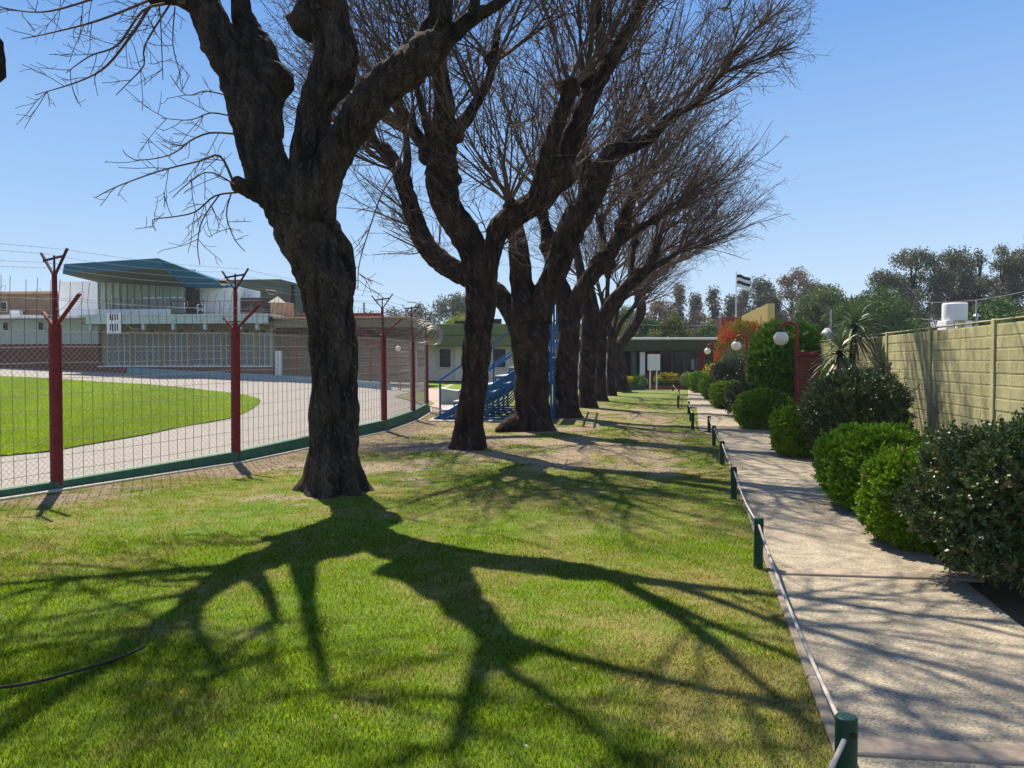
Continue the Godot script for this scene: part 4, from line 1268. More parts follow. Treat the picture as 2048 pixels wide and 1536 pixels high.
func build_shrubs() -> void:
	rng.seed = 321
	M.sprig_box = sprig_mesh(18, 0.055, 0.020, 0.40, 1.5)
	M.sprig_boxfar = sprig_mesh(14, 0.08, 0.036, 0.42, 1.5)
	M.sprig_gloss = sprig_mesh(13, 0.11, 0.034, 0.30, 1.3)
	M.sprig_glossfar = sprig_mesh(13, 0.14, 0.045, 0.30, 1.3)
	M.sprig_bright = sprig_mesh(16, 0.20, 0.07, 0.28, 1.2)
	var box_g := "clipped bright green bushes along the path"
	var dark_g := "dark glossy shrubs along the block wall"
	shrub("glossy_shrub", "big dark glossy shrub over bare stems at the picture's edge", dark_g, Vector3(3.82, 0.14, -5.7), Vector3(1.6, 1.0, 1.4), "gloss", 9000, 0.85, 9)
	shrub("clipped_bush", "bright clipped bush tucked against the big dark glossy shrub", box_g, Vector3(3.56, 0, -7.05), Vector3(0.82, 0.84, 0.8), "box", 9000, 0.8, 4)
	shrub("clipped_bush", "broadest bright clipped bush, rounded, with two lobes over the path edge", box_g, Vector3(4.0, 0, -8.75), Vector3(1.12, 0.94, 1.3), "box", 15000, 0.8, 5)
	shrub("glossy_shrub", "tall dark glossy shrub before the spiky plants", dark_g, Vector3(5.62, 0.05, -13.1), Vector3(1.6, 1.4, 1.4), "gloss", 8000, 0.95, 6)
	shrub("clipped_bush", "bright clipped bush in front of the brick lamp pillar and tall dark shrub", box_g, Vector3(4.9, 0, -13.7), Vector3(0.85, 0.9, 0.95), "box", 7000, 0.8, 4)
	shrub("clipped_bush", "low wide clipped bush with a dark hollow in its top", box_g, Vector3(6.1, 0, -19.4), Vector3(1.3, 0.9, 1.2), "box_far", 6500, 0.8, 4)
	shrub("glossy_shrub", "loose grey-green shrub between two clipped bushes", dark_g, Vector3(7.2, 0, -23.5), Vector3(1.7, 1.05, 1.4), "gloss_far", 2600, 0.9, 4)
	shrub("clipped_bush", "squarish clipped bush behind the loose grey-green shrub", box_g, Vector3(7.45, 0, -27.6), Vector3(1.15, 0.95, 1.3), "box_far", 3000, 0.75, 3)
	shrub("glossy_shrub", "broad dark shrub with a paler top by the second lamp", dark_g, Vector3(8.5, 0, -30.5), Vector3(1.75, 1.65, 1.6), "gloss_far", 3200, 0.8, 4)
	shrub("clipped_bush", "clipped bush squeezed beside the broad dark shrub", box_g, Vector3(8.35, 0, -33.5), Vector3(0.7, 0.95, 0.9), "box_far", 1500, 0.8, 3)
	shrub("clipped_bush", "small round clipped bush, last but one before the building", box_g, Vector3(9.25, 0, -37.5), Vector3(0.95, 0.9, 1.0), "box_far", 1600, 0.8, 3)
	shrub("clipped_bush", "last clipped bush of the row beside the flower bed", box_g, Vector3(9.7, 0, -41.5), Vector3(1.1, 1.1, 1.1), "box_far", 1700, 0.8, 3)
	shrub("tall_hedge", "tall bright green bush behind the white globe lamp", "", Vector3(8.05, 0, -23.2), Vector3(2.15, 2.65, 2.0), "bright", 6500, 1.0, 5)
	shrub("tall_hedge", "low bright bush under the tall one, by the brick pillar", "", Vector3(8.6, 0, -20.9), Vector3(1.5, 1.5, 1.4), "bright", 1800, 0.85, 4)
	shrub("bougainvillea", "orange and crimson flowering climber beyond the second globe lamp", "", Vector3(10.6, 0, -36.5), Vector3(2.5, 3.5, 2.4), "bougainvillea", 7000, 0.9, 5)
	shrub("grey_shrub", "soft grey-green bush under the second globe lamp", "", Vector3(8.95, 0, -31.8), Vector3(1.2, 2.2, 1.2), "grey", 1500, 0.9, 3)
	spiky_plant("spiky rosette with drooping pale leaves, the shorter of the two spiky plants", Vector3(6.6, 0, -16.2), 1.85, 0.62, 90, Vector3(0.03, 0, 0.0))
	spiky_plant("taller spiky rosette leaning over its neighbour towards the wall", Vector3(7.1, 0, -16.9), 2.4, 0.78, 90, Vector3(0.12, 0, 0.0))
	spiky_plant("narrow dark dry rosette close against the block wall", Vector3(7.35, 0, -16.0), 1.45, 0.55, 46, Vector3(0.05, 0, 0.0))
	# flower bed before the building
	shrub("flower_bush", "yellow flowers over a low green bush behind the signboard's legs", "yellow flower bushes", Vector3(9.0, 0.2, -46.6), Vector3(1.6, 0.75, 0.9), "yellow", 700, 0.9, 2)
	shrub("flower_bush", "small yellow flower patch beside the pale round bush", "yellow flower bushes", Vector3(11.0, 0.2, -46.4), Vector3(0.9, 0.5, 0.7), "yellow", 350, 0.9, 2)
	shrub("flower_bush", "yellow blossoms showing above the last clipped bushes", "yellow flower bushes", Vector3(11.3, 0.3, -45.0), Vector3(1.3, 1.2, 0.9), "yellow", 500, 0.9, 2)
	shrub("flower_bush", "yellow flowers spilling over the green planter box", "yellow flower bushes", Vector3(6.7, 0.25, -45.6), Vector3(0.55, 0.5, 0.5), "yellow", 260, 0.9, 2)
	shrub("planter_bush", "dark green tuft in the planter box", "", Vector3(7.25, 0.25, -45.6), Vector3(0.7, 0.45, 0.5), "bright", 160, 0.9, 2)
	shrub("round_bush", "pale variegated round bush in the flower bed", "", Vector3(10.3, 0.12, -46.2), Vector3(1.25, 0.85, 1.0), "pale", 900, 0.85, 2)
	shrub("flower_bush", "dark green low bush before the building's dark windows", "", Vector3(11.6, 0, -46.9), Vector3(1.3, 1.0, 0.8), "bright", 300, 0.85, 2)

# ---------------------------------------------------------------- garden wall of slabs
func build_wall() -> void:
	rng.seed = 77
	var d0 := 3.3
	var d1 := 21.6
	var a := Vector3(wall_x(d0), 0, -d0)
	var dir := (Vector3(wall_x(d1), 0, -d1) - a).normalized()
	var length := Vector3(wall_x(d1), 0, -d1).distance_to(a)
	var turn := atan2(-dir.z, dir.x)
	var o := thing("block_wall", "pale olive garden wall of concrete slabs between piers", "wall", a, turn)
	# local x runs along the wall, local z towards the path
	var bay := 2.55
	var rows := 13
	var rh := 2.17 / rows
	var variants := []
	for k in 5:
		var mb := MB.new()
		var x := 0.0
		var full := bay - 0.13
		var first := rng.randf_range(0.15, 0.42)
		while x < full - 0.01:
			var w := minf(first if x == 0.0 else 0.40, full - x)
			var deep := 0.055 + rng.randf_range(-0.001, 0.001)
			mb.block(Transform3D(Basis(Vector3.UP, rng.randf_range(-0.004, 0.004)), Vector3(x + w / 2, rh / 2 + rng.randf_range(-0.0015, 0.0015), 0)), Vector3(w - 0.003, rh - 0.022, deep), 0.004)
			x += w
		mb.box(Vector3(0, 0.001, -0.024), Vector3(full, rh - 0.001, 0.008))
		variants.append(mb.done())
	var n := int(length / bay) + 1
	var pier := MB.new()
	pier.block(Transform3D(Basis(), Vector3(0, 1.05, 0.005)), Vector3(0.13, 2.34, 0.115), 0.012)
	var pm := pier.done()
	for i in n + 1:
		part(o, "pier", pm, M.wall, Vector3(i * bay, 0, 0))
		if i == n: break
		for r in rows:
			var s := part(o, "slab", variants[rng.randi_range(0, 4)], M.wall, Vector3(i * bay + 0.065, r * rh - 0.02, rng.randf_range(-0.003, 0.004)))
			s.rotation.x = rng.randf_range(-0.012, 0.012)
	for i in n:
		var mb := MB.new()
		mb.block(Transform3D(Basis(), Vector3(i * bay + bay / 2, 2.2, 0.0)), Vector3(bay - 0.135, 0.02, 0.075), 0.006)
		part(o, "coping", mb.done(), M.wall)

# ---------------------------------------------------------------- globe lamps on brick pillars
func build_lamps() -> void:
	rng.seed = 12
	var brick := MB.new()
	brick.block(Transform3D(), Vector3(0.222, 0.058, 0.104), 0.005)
	var bm := brick.done()
	var spots := [[6.28, 18.7, 0.34, "tallest-looking white globe lamp on a red gooseneck pole", "brick pillar carrying the red box of the biggest globe lamp"], [7.84, 28.0, 0.35, "white globe lamp on a red gooseneck beside the broad dark shrub", "brick pillar half hidden behind the loose grey-green shrub"], [10.5, 43.0, 0.35, "small white globe lamp before the building's dark windows", "low brick pillar before the orange climber"]]
	var globe := MB.new()
	globe.ball(Vector3.ZERO, Vector3(0.172, 0.168, 0.172), 20, 28)
	var gm := globe.done()
	var cap := MB.new()
	cap.lathe(Transform3D(), [Vector2(0.145, 0.09), Vector2(0.165, 0.095), Vector2(0.20, 0.06), Vector2(0.24, 0.022), Vector2(0.24, 0.0)], 20)
	var cm := cap.done()
	var pole := MB.new()
	var pts := [Vector3(0.35, 0.25, 0), Vector3(0.35, 1.2, 0), Vector3(0.35, 2.35, 0)]
	for k in 9:
		var w := PI * k / 8.0
		pts.append(Vector3(0.175 + 0.175 * cos(w), 2.42 + 0.13 * sin(w), 0))
	pts.append(Vector3(0.0, 2.40, 0))
	var p := PackedVector3Array(pts)
	var r := PackedFloat32Array()
	for q in pts: r.append(0.032)
	pole.tube(p, r, 14)
	var pm := pole.done()
	var box := MB.new()
	box.block(Transform3D(Basis(), Vector3(0.58, 1.6, -0.02)), Vector3(0.46, 0.52, 0.055), 0.01)
	var xm := box.done()
	for i in 3:
		var s: Array = spots[i]
		var o := thing("globe_lamp", s[3], "lamp", Vector3(s[0], 0, -s[1]), -0.1, "globe lamps along the path")
		part(o, "pole", pm, M.lampred)
		part(o, "globe", gm, M.globe, Vector3(0, 2.18, 0))
		part(o, "cap", cm, M.darksteel, Vector3(0, 2.18, 0))
		part(o, "red_box", xm, M.lampred)
		var b := thing("brick_pillar", s[4], "pillar", Vector3(s[0] + 0.52, 0, -s[1] + 0.34), -0.1, "brick lamp pillars")
		var core := MB.new()
		core.box(Vector3(-0.215, -0.1, -0.155), Vector3(0.215, 1.715, 0.155))
		part(b, "mortar_core", core.done(), M.mortar)
		for row in 25:
			var y := 0.035 + row * 0.0695
			var odd := row % 2
			for f in 4:
				var along := 2 if f % 2 == 0 else 1
				for c in along:
					var t := Transform3D()
					if f % 2 == 0:
						t = Transform3D(Basis(), Vector3((c - 0.5) * 0.234 + (0.0 if odd else 0.002), y, (0.118 if f == 0 else -0.118)))
					else:
						t = Transform3D(Basis(Vector3.UP, PI / 2), Vector3((0.182 if f == 1 else -0.182), y, 0.0))
						t.origin.x += 0.002 * (1 if f == 1 else -1)
					if f % 2 == 1 and i > 0: continue
					var q := part(b, "brick", bm, M.brick if rng.randf() < 0.6 else M.brickdark)
					t.origin += Vector3(rng.randf_range(-0.002, 0.002), rng.randf_range(-0.001, 0.001), rng.randf_range(-0.002, 0.002))
					q.transform = t
		var lid := MB.new()
		lid.block(Transform3D(Basis(), Vector3(0, 1.785, 0)), Vector3(0.50, 0.06, 0.38), 0.008)
		part(b, "capstone", lid.done(), M.brickdark)

# ---------------------------------------------------------------- trees far behind
func clump_mesh(n: int, size: float, leaf: float, droop: float) -> ArrayMesh:
	var mb := MB.new()
	for i in n:
		var c := any_dir() * size * pow(rng.randf(), 0.5)
		var dir := (any_dir() + Vector3(0, -droop, 0)).normalized()
		var side := dir.cross(any_dir()).normalized() * leaf * 0.32
		mb.leaf(c - dir * leaf / 2, c + dir * leaf / 2, side, Vector3(0, 0.06 * leaf, 0))
	return mb.done()

func far_tree(called: String, label: String, px: float, top: float, width: float, d: float, kind: String, low := 0.35) -> void:
	var crown_top := at(px, top, d)
	var g := lie(crown_top.x, d)
	var foot := Vector3(crown_top.x, g, -d)
	var H := crown_top.y - g
	var R := width * d / FOCAL / 2.0
	var o := thing(called, label, "tree", foot, 0.0, "trees behind the club grounds")
	var c0: Color
	var c1: Color
	match kind:
		"gum": c0 = Color(0.085, 0.10, 0.06); c1 = Color(0.20, 0.185, 0.115)
		"brown": c0 = Color(0.17, 0.12, 0.075); c1 = Color(0.28, 0.20, 0.13)
		"green": c0 = Color(0.06, 0.12, 0.028); c1 = Color(0.11, 0.18, 0.045)
		"pale": c0 = Color(0.09, 0.14, 0.05); c1 = Color(0.15, 0.2, 0.07)
		"lime": c0 = Color(0.20, 0.25, 0.02); c1 = Color(0.32, 0.34, 0.035)
		"olive": c0 = Color(0.05, 0.07, 0.015); c1 = Color(0.24, 0.24, 0.06)
		"dark": c0 = Color(0.02, 0.026, 0.02); c1 = Color(0.035, 0.045, 0.03)
		"orange": c0 = Color(0.20, 0.2, 0.03); c1 = Color(0.5, 0.2, 0.03)
		_: c0 = Color(0.11, 0.10, 0.065); c1 = Color(0.22, 0.18, 0.12)
	var mb := MB.new()
	mb.tinted = true; mb.mapped = true
	var tall := kind in ["column"]
	var tr := clampf(H * 0.018, 0.07, 0.22)
	bark_tube(mb, [Vector3(0, -0.3, 0), Vector3(rng.randf_range(-0.2, 0.2), H * 0.4, 0), Vector3(rng.randf_range(-0.4, 0.4), H * 0.92, 0)], [tr, tr * 0.7, tr * 0.2], 10, 0.6, 0.2)
	# clumps of foliage carried by limbs
	var clumps := []
	var n := 22 if tall else (34 if kind in ["gum", "brown"] else 30)
	for i in n:
		var c: Vector3
		var r: float
		if tall:
			var t := float(i) / n
			c = Vector3(rng.randf_range(-1, 1) * R * 0.55 * (1.1 - t), H * lerpf(low, 0.97, t), rng.randf_range(-1, 1) * R * 0.55)
			r = R * rng.randf_range(0.3, 0.55) * (1.15 - 0.7 * t)
		elif kind in ["gum", "brown"]:
			var q := any_dir()
			var y := lerpf(low, 0.93, rng.randf())
			var w := sin(clampf((y - low) / (1.0 - low) * 0.8 + 0.12, 0, 1) * PI)
			c = Vector3(q.x * R * 0.85 * w, H * y, q.z * R * 0.85 * w)
			r = R * rng.randf_range(0.2, 0.4)
		else:
			var q := any_dir() * pow(rng.randf(), 0.33)
			c = Vector3(q.x * R * 0.8, H * lerpf(low, 1.0, 0.5) + q.y * H * (1 - low) * 0.42, q.z * R * 0.8)
			r = R * rng.randf_range(0.28, 0.45)
		clumps.append([c, r])
		if i % 2 == 0 and kind in ["gum", "brown", "column", "bare"]:
			var s := Vector3(0, maxf(c.y - R * 0.7, H * 0.2), 0)
			mb.col = Color(0.13, 0.10, 0.08)
			mb.tube(PackedVector3Array([s, s.lerp(c, 0.5) + Vector3(0, 0.15, 0), c]), PackedFloat32Array([tr * 0.4, tr * 0.28, tr * 0.12]), 5, false)
	part(o, "trunk", mb.done(), M.bark)
	if kind == "bare":
		mb = MB.new(); mb.tinted = true
		for i in 70:
			var q := any_dir()
			q.y = absf(q.y) * 0.8 + 0.15
			shoot(mb, Vector3(0, H * 0.35, 0) + Vector3(q.x, q.y * 0.5, q.z) * R * rng.randf_range(0.1, 0.5), q, R * rng.randf_range(0.5, 0.9), 0.05, 0, 0.03, 0.45)
		part(o, "crown", mb.done(), M.shoot).set_meta("kind", "stuff")
		return
	var leaf := clampf(d / 75.0, 0.55, 1.6)
	var key := "clump_%d_%d" % [int(leaf * 10), 1 if kind in ["gum", "column", "brown"] else 0]
	if not M.has(key): M[key] = clump_mesh(34, 0.6 * leaf, 0.20 * leaf, 0.7 if kind in ["gum", "column", "brown"] else 0.2)
	var places := []
	var tints := []
	for c in clumps:
		var lit := rng.randf()
		var k := int(clampf(34.0 * pow(c[1] / (0.55 * leaf), 2.0) * 0.16, 5, 60))
		if kind in ["gum", "brown", "column"]: k = int(k * 1.1)
		else: k = int(k * 1.9)
		for j in k:
			var q := any_dir() * pow(rng.randf(), 0.4)
			q.y *= 0.75
			places.append(Transform3D(Basis(any_dir(), rng.randf() * TAU), c[0] + q * c[1]))
			tints.append(c0.lerp(c1, clampf(lit * 0.5 + rng.randf() * 0.5, 0, 1)))
	scatter(o, "crown", M[key], M.leaffar, places, tints)

func build_far_trees() -> void:
	rng.seed = 2024
	far_tree("gum_tree", "dark gum tree with ragged top beyond the block wall, its boughs open to the sky", 1828, 492, 150, 70, "gum", 0.42)
	far_tree("gum_tree", "gum tree above the white water tank's near edge", 1908, 492, 120, 72, "gum", 0.45)
	far_tree("gum_tree", "narrow gum tree between two broader ones over the water tank", 1960, 488, 80, 70, "gum", 0.4)
	far_tree("gum_tree", "gum tree over the wall with a rounded double crown", 2003, 486, 90, 66, "gum", 0.4)
	far_tree("gum_tree", "tallest gum tree at the picture's edge over the wall", 2060, 452, 120, 64, "gum", 0.3)
	far_tree("bare_far_tree", "wide leafless brown tree behind the water tank", 1895, 565, 280, 52, "bare")
	far_tree("round_tree", "rounded mid-green tree behind the spiky plants", 1762, 568, 190, 52, "green", 0.1)
	far_tree("round_tree", "pale green spreading tree beyond the tall bright bush", 1645, 574, 150, 56, "pale", 0.1)
	far_tree("round_tree", "low grey-green tree beside the yellow wall", 1600, 625, 110, 58, "pale", 0.1)
	far_tree("gum_tree", "brownish gum tree standing highest behind the yellow wall", 1588, 538, 90, 95, "brown", 0.35)
	far_tree("gum_tree", "dark gum tree joined to the brownish one behind the yellow wall", 1640, 566, 110, 96, "gum", 0.3)
	far_tree("gum_tree", "thin gum tree just behind the striped flag", 1520, 552, 56, 98, "gum", 0.45)
	far_tree("gum_tree", "broad low gum tree between the flag and the yellow wall", 1550, 580, 70, 96, "gum", 0.2)
	far_tree("column_tree", "thin feathery tree beside the flagpole", 1487, 576, 46, 92, "column", 0.25)
	far_tree("column_tree", "thin brown tree before the flagpole, over the flat roof", 1462, 590, 34, 90, "column", 0.25)
	far_tree("column_tree", "dark feathery column tree over the flat roof", 1428, 572, 50, 88, "column", 0.2)
	far_tree("column_tree", "slender conifer with sparse top between brown trees", 1392, 584, 36, 90, "column", 0.25)
	far_tree("column_tree", "conifer with drooping tiers above the yellow-green round tree", 1358, 562, 56, 88, "column", 0.2)
	far_tree("gum_tree", "brown rounded tree behind the yellow-green round tree", 1322, 592, 76, 92, "brown", 0.2)
	far_tree("gum_tree", "low brown tree below the slender conifer", 1395, 625, 80, 86, "brown", 0.2)
	far_tree("round_tree", "yellow-green mottled round tree above the flat roof", 1342, 634, 108, 66, "olive", 0.05)
	far_tree("round_tree", "fresh light green tree beside the mottled round tree", 1292, 632, 84, 70, "green", 0.05)
	far_tree("round_tree", "big hazy green tree seen through the bent limb", 1250, 598, 70, 84, "pale", 0.1)
	far_tree("round_tree", "small lime tree glimpsed between the trunks", 1238, 640, 34, 64, "lime", 0.1)
	far_tree("round_tree", "green hedge-like tree behind the orange climber", 1432, 646, 130, 70, "green", 0.0)
	far_tree("gum_tree", "grey gum tree over the long green roof, beside the slim trunk", 905, 586, 100, 105, "gum", 0.2)
	far_tree("gum_tree", "small gum tree over the green roof behind the fence posts", 828, 606, 70, 112, "gum", 0.2)
	far_tree("gum_tree", "low gum tree seen over the fence heads", 788, 612, 60, 112, "gum", 0.2)
	far_tree("gum_tree", "low dark tree past the thick trunk, over the fence", 736, 622, 50, 108, "gum", 0.1)
	far_tree("round_tree", "lime yellow tree above the long green roof", 925, 614, 96, 74, "lime", 0.1)
	far_tree("round_tree", "green tree at the picture's edge over the block wall", 2062, 588, 90, 40, "green", 0.2)
	far_tree("round_tree", "orange-tinged tree at the picture's edge over the wall", 2085, 590, 80, 36, "orange", 0.2)
	far_tree("cypress_tree", "dark cypress tip above the clubhouse's blue roof", 384, 522, 16, 82, "dark", 0.3)
	far_tree("palm_like_tree", "dark green drooping tree between the tank and the picture's edge", 1990, 590, 90, 46, "green", 0.3)

# ---------------------------------------------------------------- clubhouse beyond the field
func slab_part(o: Node3D, called: String, m: Material, x0: float, x1: float, y0: float, y1: float, z0: float, z1: float, ch := 0.01) -> MeshInstance3D:
	var mb := MB.new()
	mb.box(Vector3(x0, y0, z0), Vector3(x1, y1, z1), ch)
	return part(o, called, mb.done(), m)

func window_part(o: Node3D, m: Material, glass: Material, x0: float, x1: float, y0: float, y1: float, z: float, across: int, split: float, fw := 0.06) -> void:
	var mb := MB.new()
	mb.box(Vector3(x0, y0, z - 0.05), Vector3(x1, y0 + fw, z + 0.05))
	mb.box(Vector3(x0, y1 - fw, z - 0.05), Vector3(x1, y1, z + 0.05))
	for k in across + 1:
		var x := lerpf(x0, x1 - fw, float(k) / across)
		mb.box(Vector3(x, y0 + fw, z - 0.047), Vector3(x + fw, y1 - fw, z + 0.047))
	if split > 0.0: mb.box(Vector3(x0 + fw, y0 + split, z - 0.044), Vector3(x1 - fw, y0 + split + fw * 0.7, z + 0.044))
	var w := part(o, "window", mb.done(), m)
	for k in across:
		var a := lerpf(x0, x1 - fw, float(k) / across) + fw
		var b := lerpf(x0, x1 - fw, float(k + 1) / across)
		mb = MB.new()
		mb.box(Vector3(a, y0 + fw, z - 0.01), Vector3(b, y1 - fw, z + 0.01))
		part(w, "pane", mb.done(), glass)

func build_clubhouse() -> void:
	rng.seed = 61
	var o := thing("clubhouse", "two-storey clubhouse with a blue sloping canopy over white upper panels", "building", Vector3(-15.6, 0, -52), deg_to_rad(-6.0))
	# ground floor
	slab_part(o, "brick_plinth", M.brickdark, -24.0, -12.0, 0.8, 2.78, -0.4, 0.0)
	slab_part(o, "wall", M.palegreen, -26.0, -12.0, 2.78, 4.45, -6.0, -0.05)
	for x in [-20.6, -18.6, -16.05]: window_part(o, M.grey, M.glassdark, x - 0.24, x + 0.24, 3.65, 4.3, -0.03, 1, 0.0)
	slab_part(o, "roof_edge", M.white, -27.0, -11.6, 4.47, 4.66, -6.0, 0.9, 0.02)
	slab_part(o, "brick_plinth", M.brickdark, -11.95, 0.05, 0.3, 1.25, -0.3, 0.12)
	slab_part(o, "sill", M.white, -11.95, 0.1, 1.255, 1.33, -0.3, 0.18)
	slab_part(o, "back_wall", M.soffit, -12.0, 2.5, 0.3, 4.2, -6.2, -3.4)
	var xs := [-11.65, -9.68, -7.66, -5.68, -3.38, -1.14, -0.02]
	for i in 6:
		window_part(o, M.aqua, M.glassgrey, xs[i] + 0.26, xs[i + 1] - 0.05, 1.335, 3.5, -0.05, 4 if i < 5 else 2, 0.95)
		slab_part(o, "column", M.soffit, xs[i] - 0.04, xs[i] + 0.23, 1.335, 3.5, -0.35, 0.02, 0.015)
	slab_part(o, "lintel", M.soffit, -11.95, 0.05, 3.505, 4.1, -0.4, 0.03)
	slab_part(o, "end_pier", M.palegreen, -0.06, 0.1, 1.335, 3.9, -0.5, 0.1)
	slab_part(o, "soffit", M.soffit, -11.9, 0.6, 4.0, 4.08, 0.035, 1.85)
	slab_part(o, "fascia", M.aqua, -11.5, 0.6, 4.0, 4.45, 1.86, 2.02, 0.015)
	for x in [-11.2, -9.6, -7.66, -5.66, -3.55, -1.25, -0.14]:
		slab_part(o, "rafter_end", M.aqua, x - 0.09, x + 0.09, 3.62, 3.99, 1.7, 1.98, 0.01)
		var lm := MB.new()
		lm.ball(Vector3(x + 0.02, 3.55, 1.0), Vector3(0.14, 0.09, 0.14), 6, 10)
		part(o, "soffit_lamp", lm.done(), M.black)
	slab_part(o, "floor_slab", M.aqua, -12.0, 0.6, 4.455, 4.6, -6.0, 2.0)
	# upper floor
	slab_part(o, "parapet", M.white, -11.9, -6.5, 4.605, 5.02, 0.6, 0.75, 0.01)
	for i in 12:
		var x := -12.55 + i * 0.508
		slab_part(o, "panel", M.palegreen, x, x + 0.49, 5.9, 7.1, -1.1, -1.0, 0.01)
		slab_part(o, "panel", M.glasspale, x + 0.02, x + 0.47, 4.75, 5.88, -1.08, -1.03, 0.01)
		slab_part(o, "mullion", M.palegreen, x - 0.03, x + 0.018, 4.62, 7.1, -1.1, -0.9, 0.005)
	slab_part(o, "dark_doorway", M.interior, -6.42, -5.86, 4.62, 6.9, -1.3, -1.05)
	slab_part(o, "wall", M.white, -5.84, -2.9, 4.6, 6.6, -5.0, -1.9)
	slab_part(o, "back_block", M.white, -16.9, -12.7, 4.68, 7.3, -6.0, -3.0, 0.02)
	var mb := MB.new()
	var A := Vector3(-12.2, 7.72, 3.0); var B := Vector3(-6.0, 8.0, 3.0); var C := Vector3(-3.6, 6.66, -2.6); var D := Vector3(-12.4, 7.15, -5.5); var E := Vector3(-3.6, 6.66, -5.5)
	var A2 := Vector3(-12.35, 7.12, 2.95); var B2 := Vector3(-5.78, 7.42, 2.95); var P := Vector3(-5.8, 6.5, -0.1); var C2 := Vector3(-3.62, 6.6, -2.6); var D2 := Vector3(-12.4, 7.05, -5.5); var Q := Vector3(-12.5, 6.95, -0.8)
	mb.quad(A2, B2, B, A)
	mb.tri(B2, P, B); mb.tri(P, C2, C); mb.tri(P, C, B)
	mb.tri(A, B, D); mb.tri(B, C, E); mb.tri(B, E, D)
	mb.tri(A2, A, D); mb.tri(A2, D, D2)
	for k in 5:
		var y := 0.1 + k * 0.11
		mb.bar(A2.lerp(A, y * 1.6) + Vector3(0, 0, 0.02), B2.lerp(B, y * 1.6) + Vector3(0, 0, 0.02), 0.03, 0.03)
	part(o, "canopy_roof", mb.done(), M.roofblue)
	mb = MB.new()
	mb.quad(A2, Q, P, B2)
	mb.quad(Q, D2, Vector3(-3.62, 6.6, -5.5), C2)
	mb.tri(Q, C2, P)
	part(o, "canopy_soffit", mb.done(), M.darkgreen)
	# railing and machines on the terrace
	for x in [-6.5, -5.4, -4.3, -3.2, -2.1, -1.1, -0.4]:
		mb = MB.new()
		mb.rod(Vector3(x, 4.6, 0.6), Vector3(x, 5.55, 0.6), 0.025, 8)
		part(o, "rail_post", mb.done(), M.redpaint)
	for y in [4.75, 5.52]:
		mb = MB.new()
		mb.rod(Vector3(-6.5, y, 0.6), Vector3(-0.4, y, 0.6), 0.022, 8)
		part(o, "rail", mb.done(), M.redpaint)
	var ac := slab_part(o, "cooling_unit", M.white, -5.25, -4.78, 4.62, 5.4, -0.7, -0.3, 0.03)
	for y in [4.82, 5.2]:
		mb = MB.new()
		mb.lathe(Transform3D(Basis(Vector3.RIGHT, PI / 2), Vector3(-4.98, y, -0.295)), [Vector2(0, 0.16), Vector2(0.02, 0.16), Vector2(0.02, 0.11), Vector2(0.012, 0.1), Vector2(0.012, 0)], 14)
		part(ac, "fan", mb.done(), M.black)
	slab_part(o, "dark_block", M.darkgreen, -9.2, -3.0, 4.6, 7.9, -14.0, -9.0, 0.03)
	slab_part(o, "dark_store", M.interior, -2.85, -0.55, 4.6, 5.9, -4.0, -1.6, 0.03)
	var hut := slab_part(o, "terrace_hut", M.orange, -0.45, 0.75, 4.62, 5.5, -2.0, -0.9, 0.02)
	mb = MB.new()
	for k in 4:
		var c := [Vector3(-0.6, 5.5, -0.85), Vector3(0.3, 5.5, -0.85), Vector3(0.3, 5.5, -1.9), Vector3(-0.6, 5.5, -1.9)]
		mb.tri(c[k], c[(k + 1) % 4], Vector3(-0.15, 5.95, -1.4))
	part(hut, "pyramid_cap", mb.done(), M.footing)
	for x in [-0.1, 0.75]:
		mb = MB.new()
		mb.rod(Vector3(x, 4.6, -4), Vector3(x, 6.9, -4), 0.15, 12)
		mb.rod(Vector3(x, 6.9, -4), Vector3(x, 6.96, -4), 0.19, 12)
		part(o, "flue", mb.done(), M.black)
	slab_part(o, "red_parapet", M.redpaint, 0.8, 6.5, 4.4, 4.9, -3.0, -2.8)
	# lower wing in dark timber
	slab_part(o, "flashing", M.orange, 0.62, 9.5, 4.3, 4.42, -4.0, 1.4, 0.02)
	slab_part(o, "soffit_beam", M.soffit, 0.62, 9.5, 3.75, 4.29, -3.9, 1.2, 0.02)
	for i in 15:
		slab_part(o, "board", M.wood, 0.12, 9.5, 0.35 + i * 0.226, 0.35 + i * 0.226 + 0.215, -0.6 - 0.004 * (i % 3), -0.4, 0.012)
	slab_part(o, "white_pillar", M.white, 0.5, 0.9, 0.3, 2.3, 0.4, 0.7, 0.02)
	# banner: black stripes on white, hung from the rail
	var b := single_thing_banner(o.transform)
	tag(b, "white banner with two rows of black upright stripes, hung on the clubhouse front", "banner")
	# block further off
	var r := thing("brown_building", "flat brown building behind the clubhouse with a small air conditioner", "building", Vector3(-15.6, 0, -52), deg_to_rad(-6.0))
	slab_part(r, "wall", M.brown, -32.0, -18.2, 0.5, 6.75, -16, -7.0, 0.02)
	slab_part(r, "roof_edge", M.orange, -32.2, -18.0, 6.755, 6.95, -16.2, -6.8, 0.02)
	window_part(r, M.footing, M.glassdark, -25.0, -23.9, 5.4, 6.2, -6.97, 2, 0.0)
	slab_part(r, "cooling_unit", M.white, -23.4, -22.6, 5.0, 5.5, -6.95, -6.5, 0.03)
	# blue kerb along the track
	var k := thing("blue_kerb", "low pale blue kerb wall edging the track before the clubhouse", "kerb", Vector3.ZERO)
	var line := [Vector2(-36, 55.2), Vector2(-28, 53.6), Vector2(-21, 52.0), Vector2(-14.5, 49.6), Vector2(-10.5, 47.0), Vector2(-6.6, 43.2)]
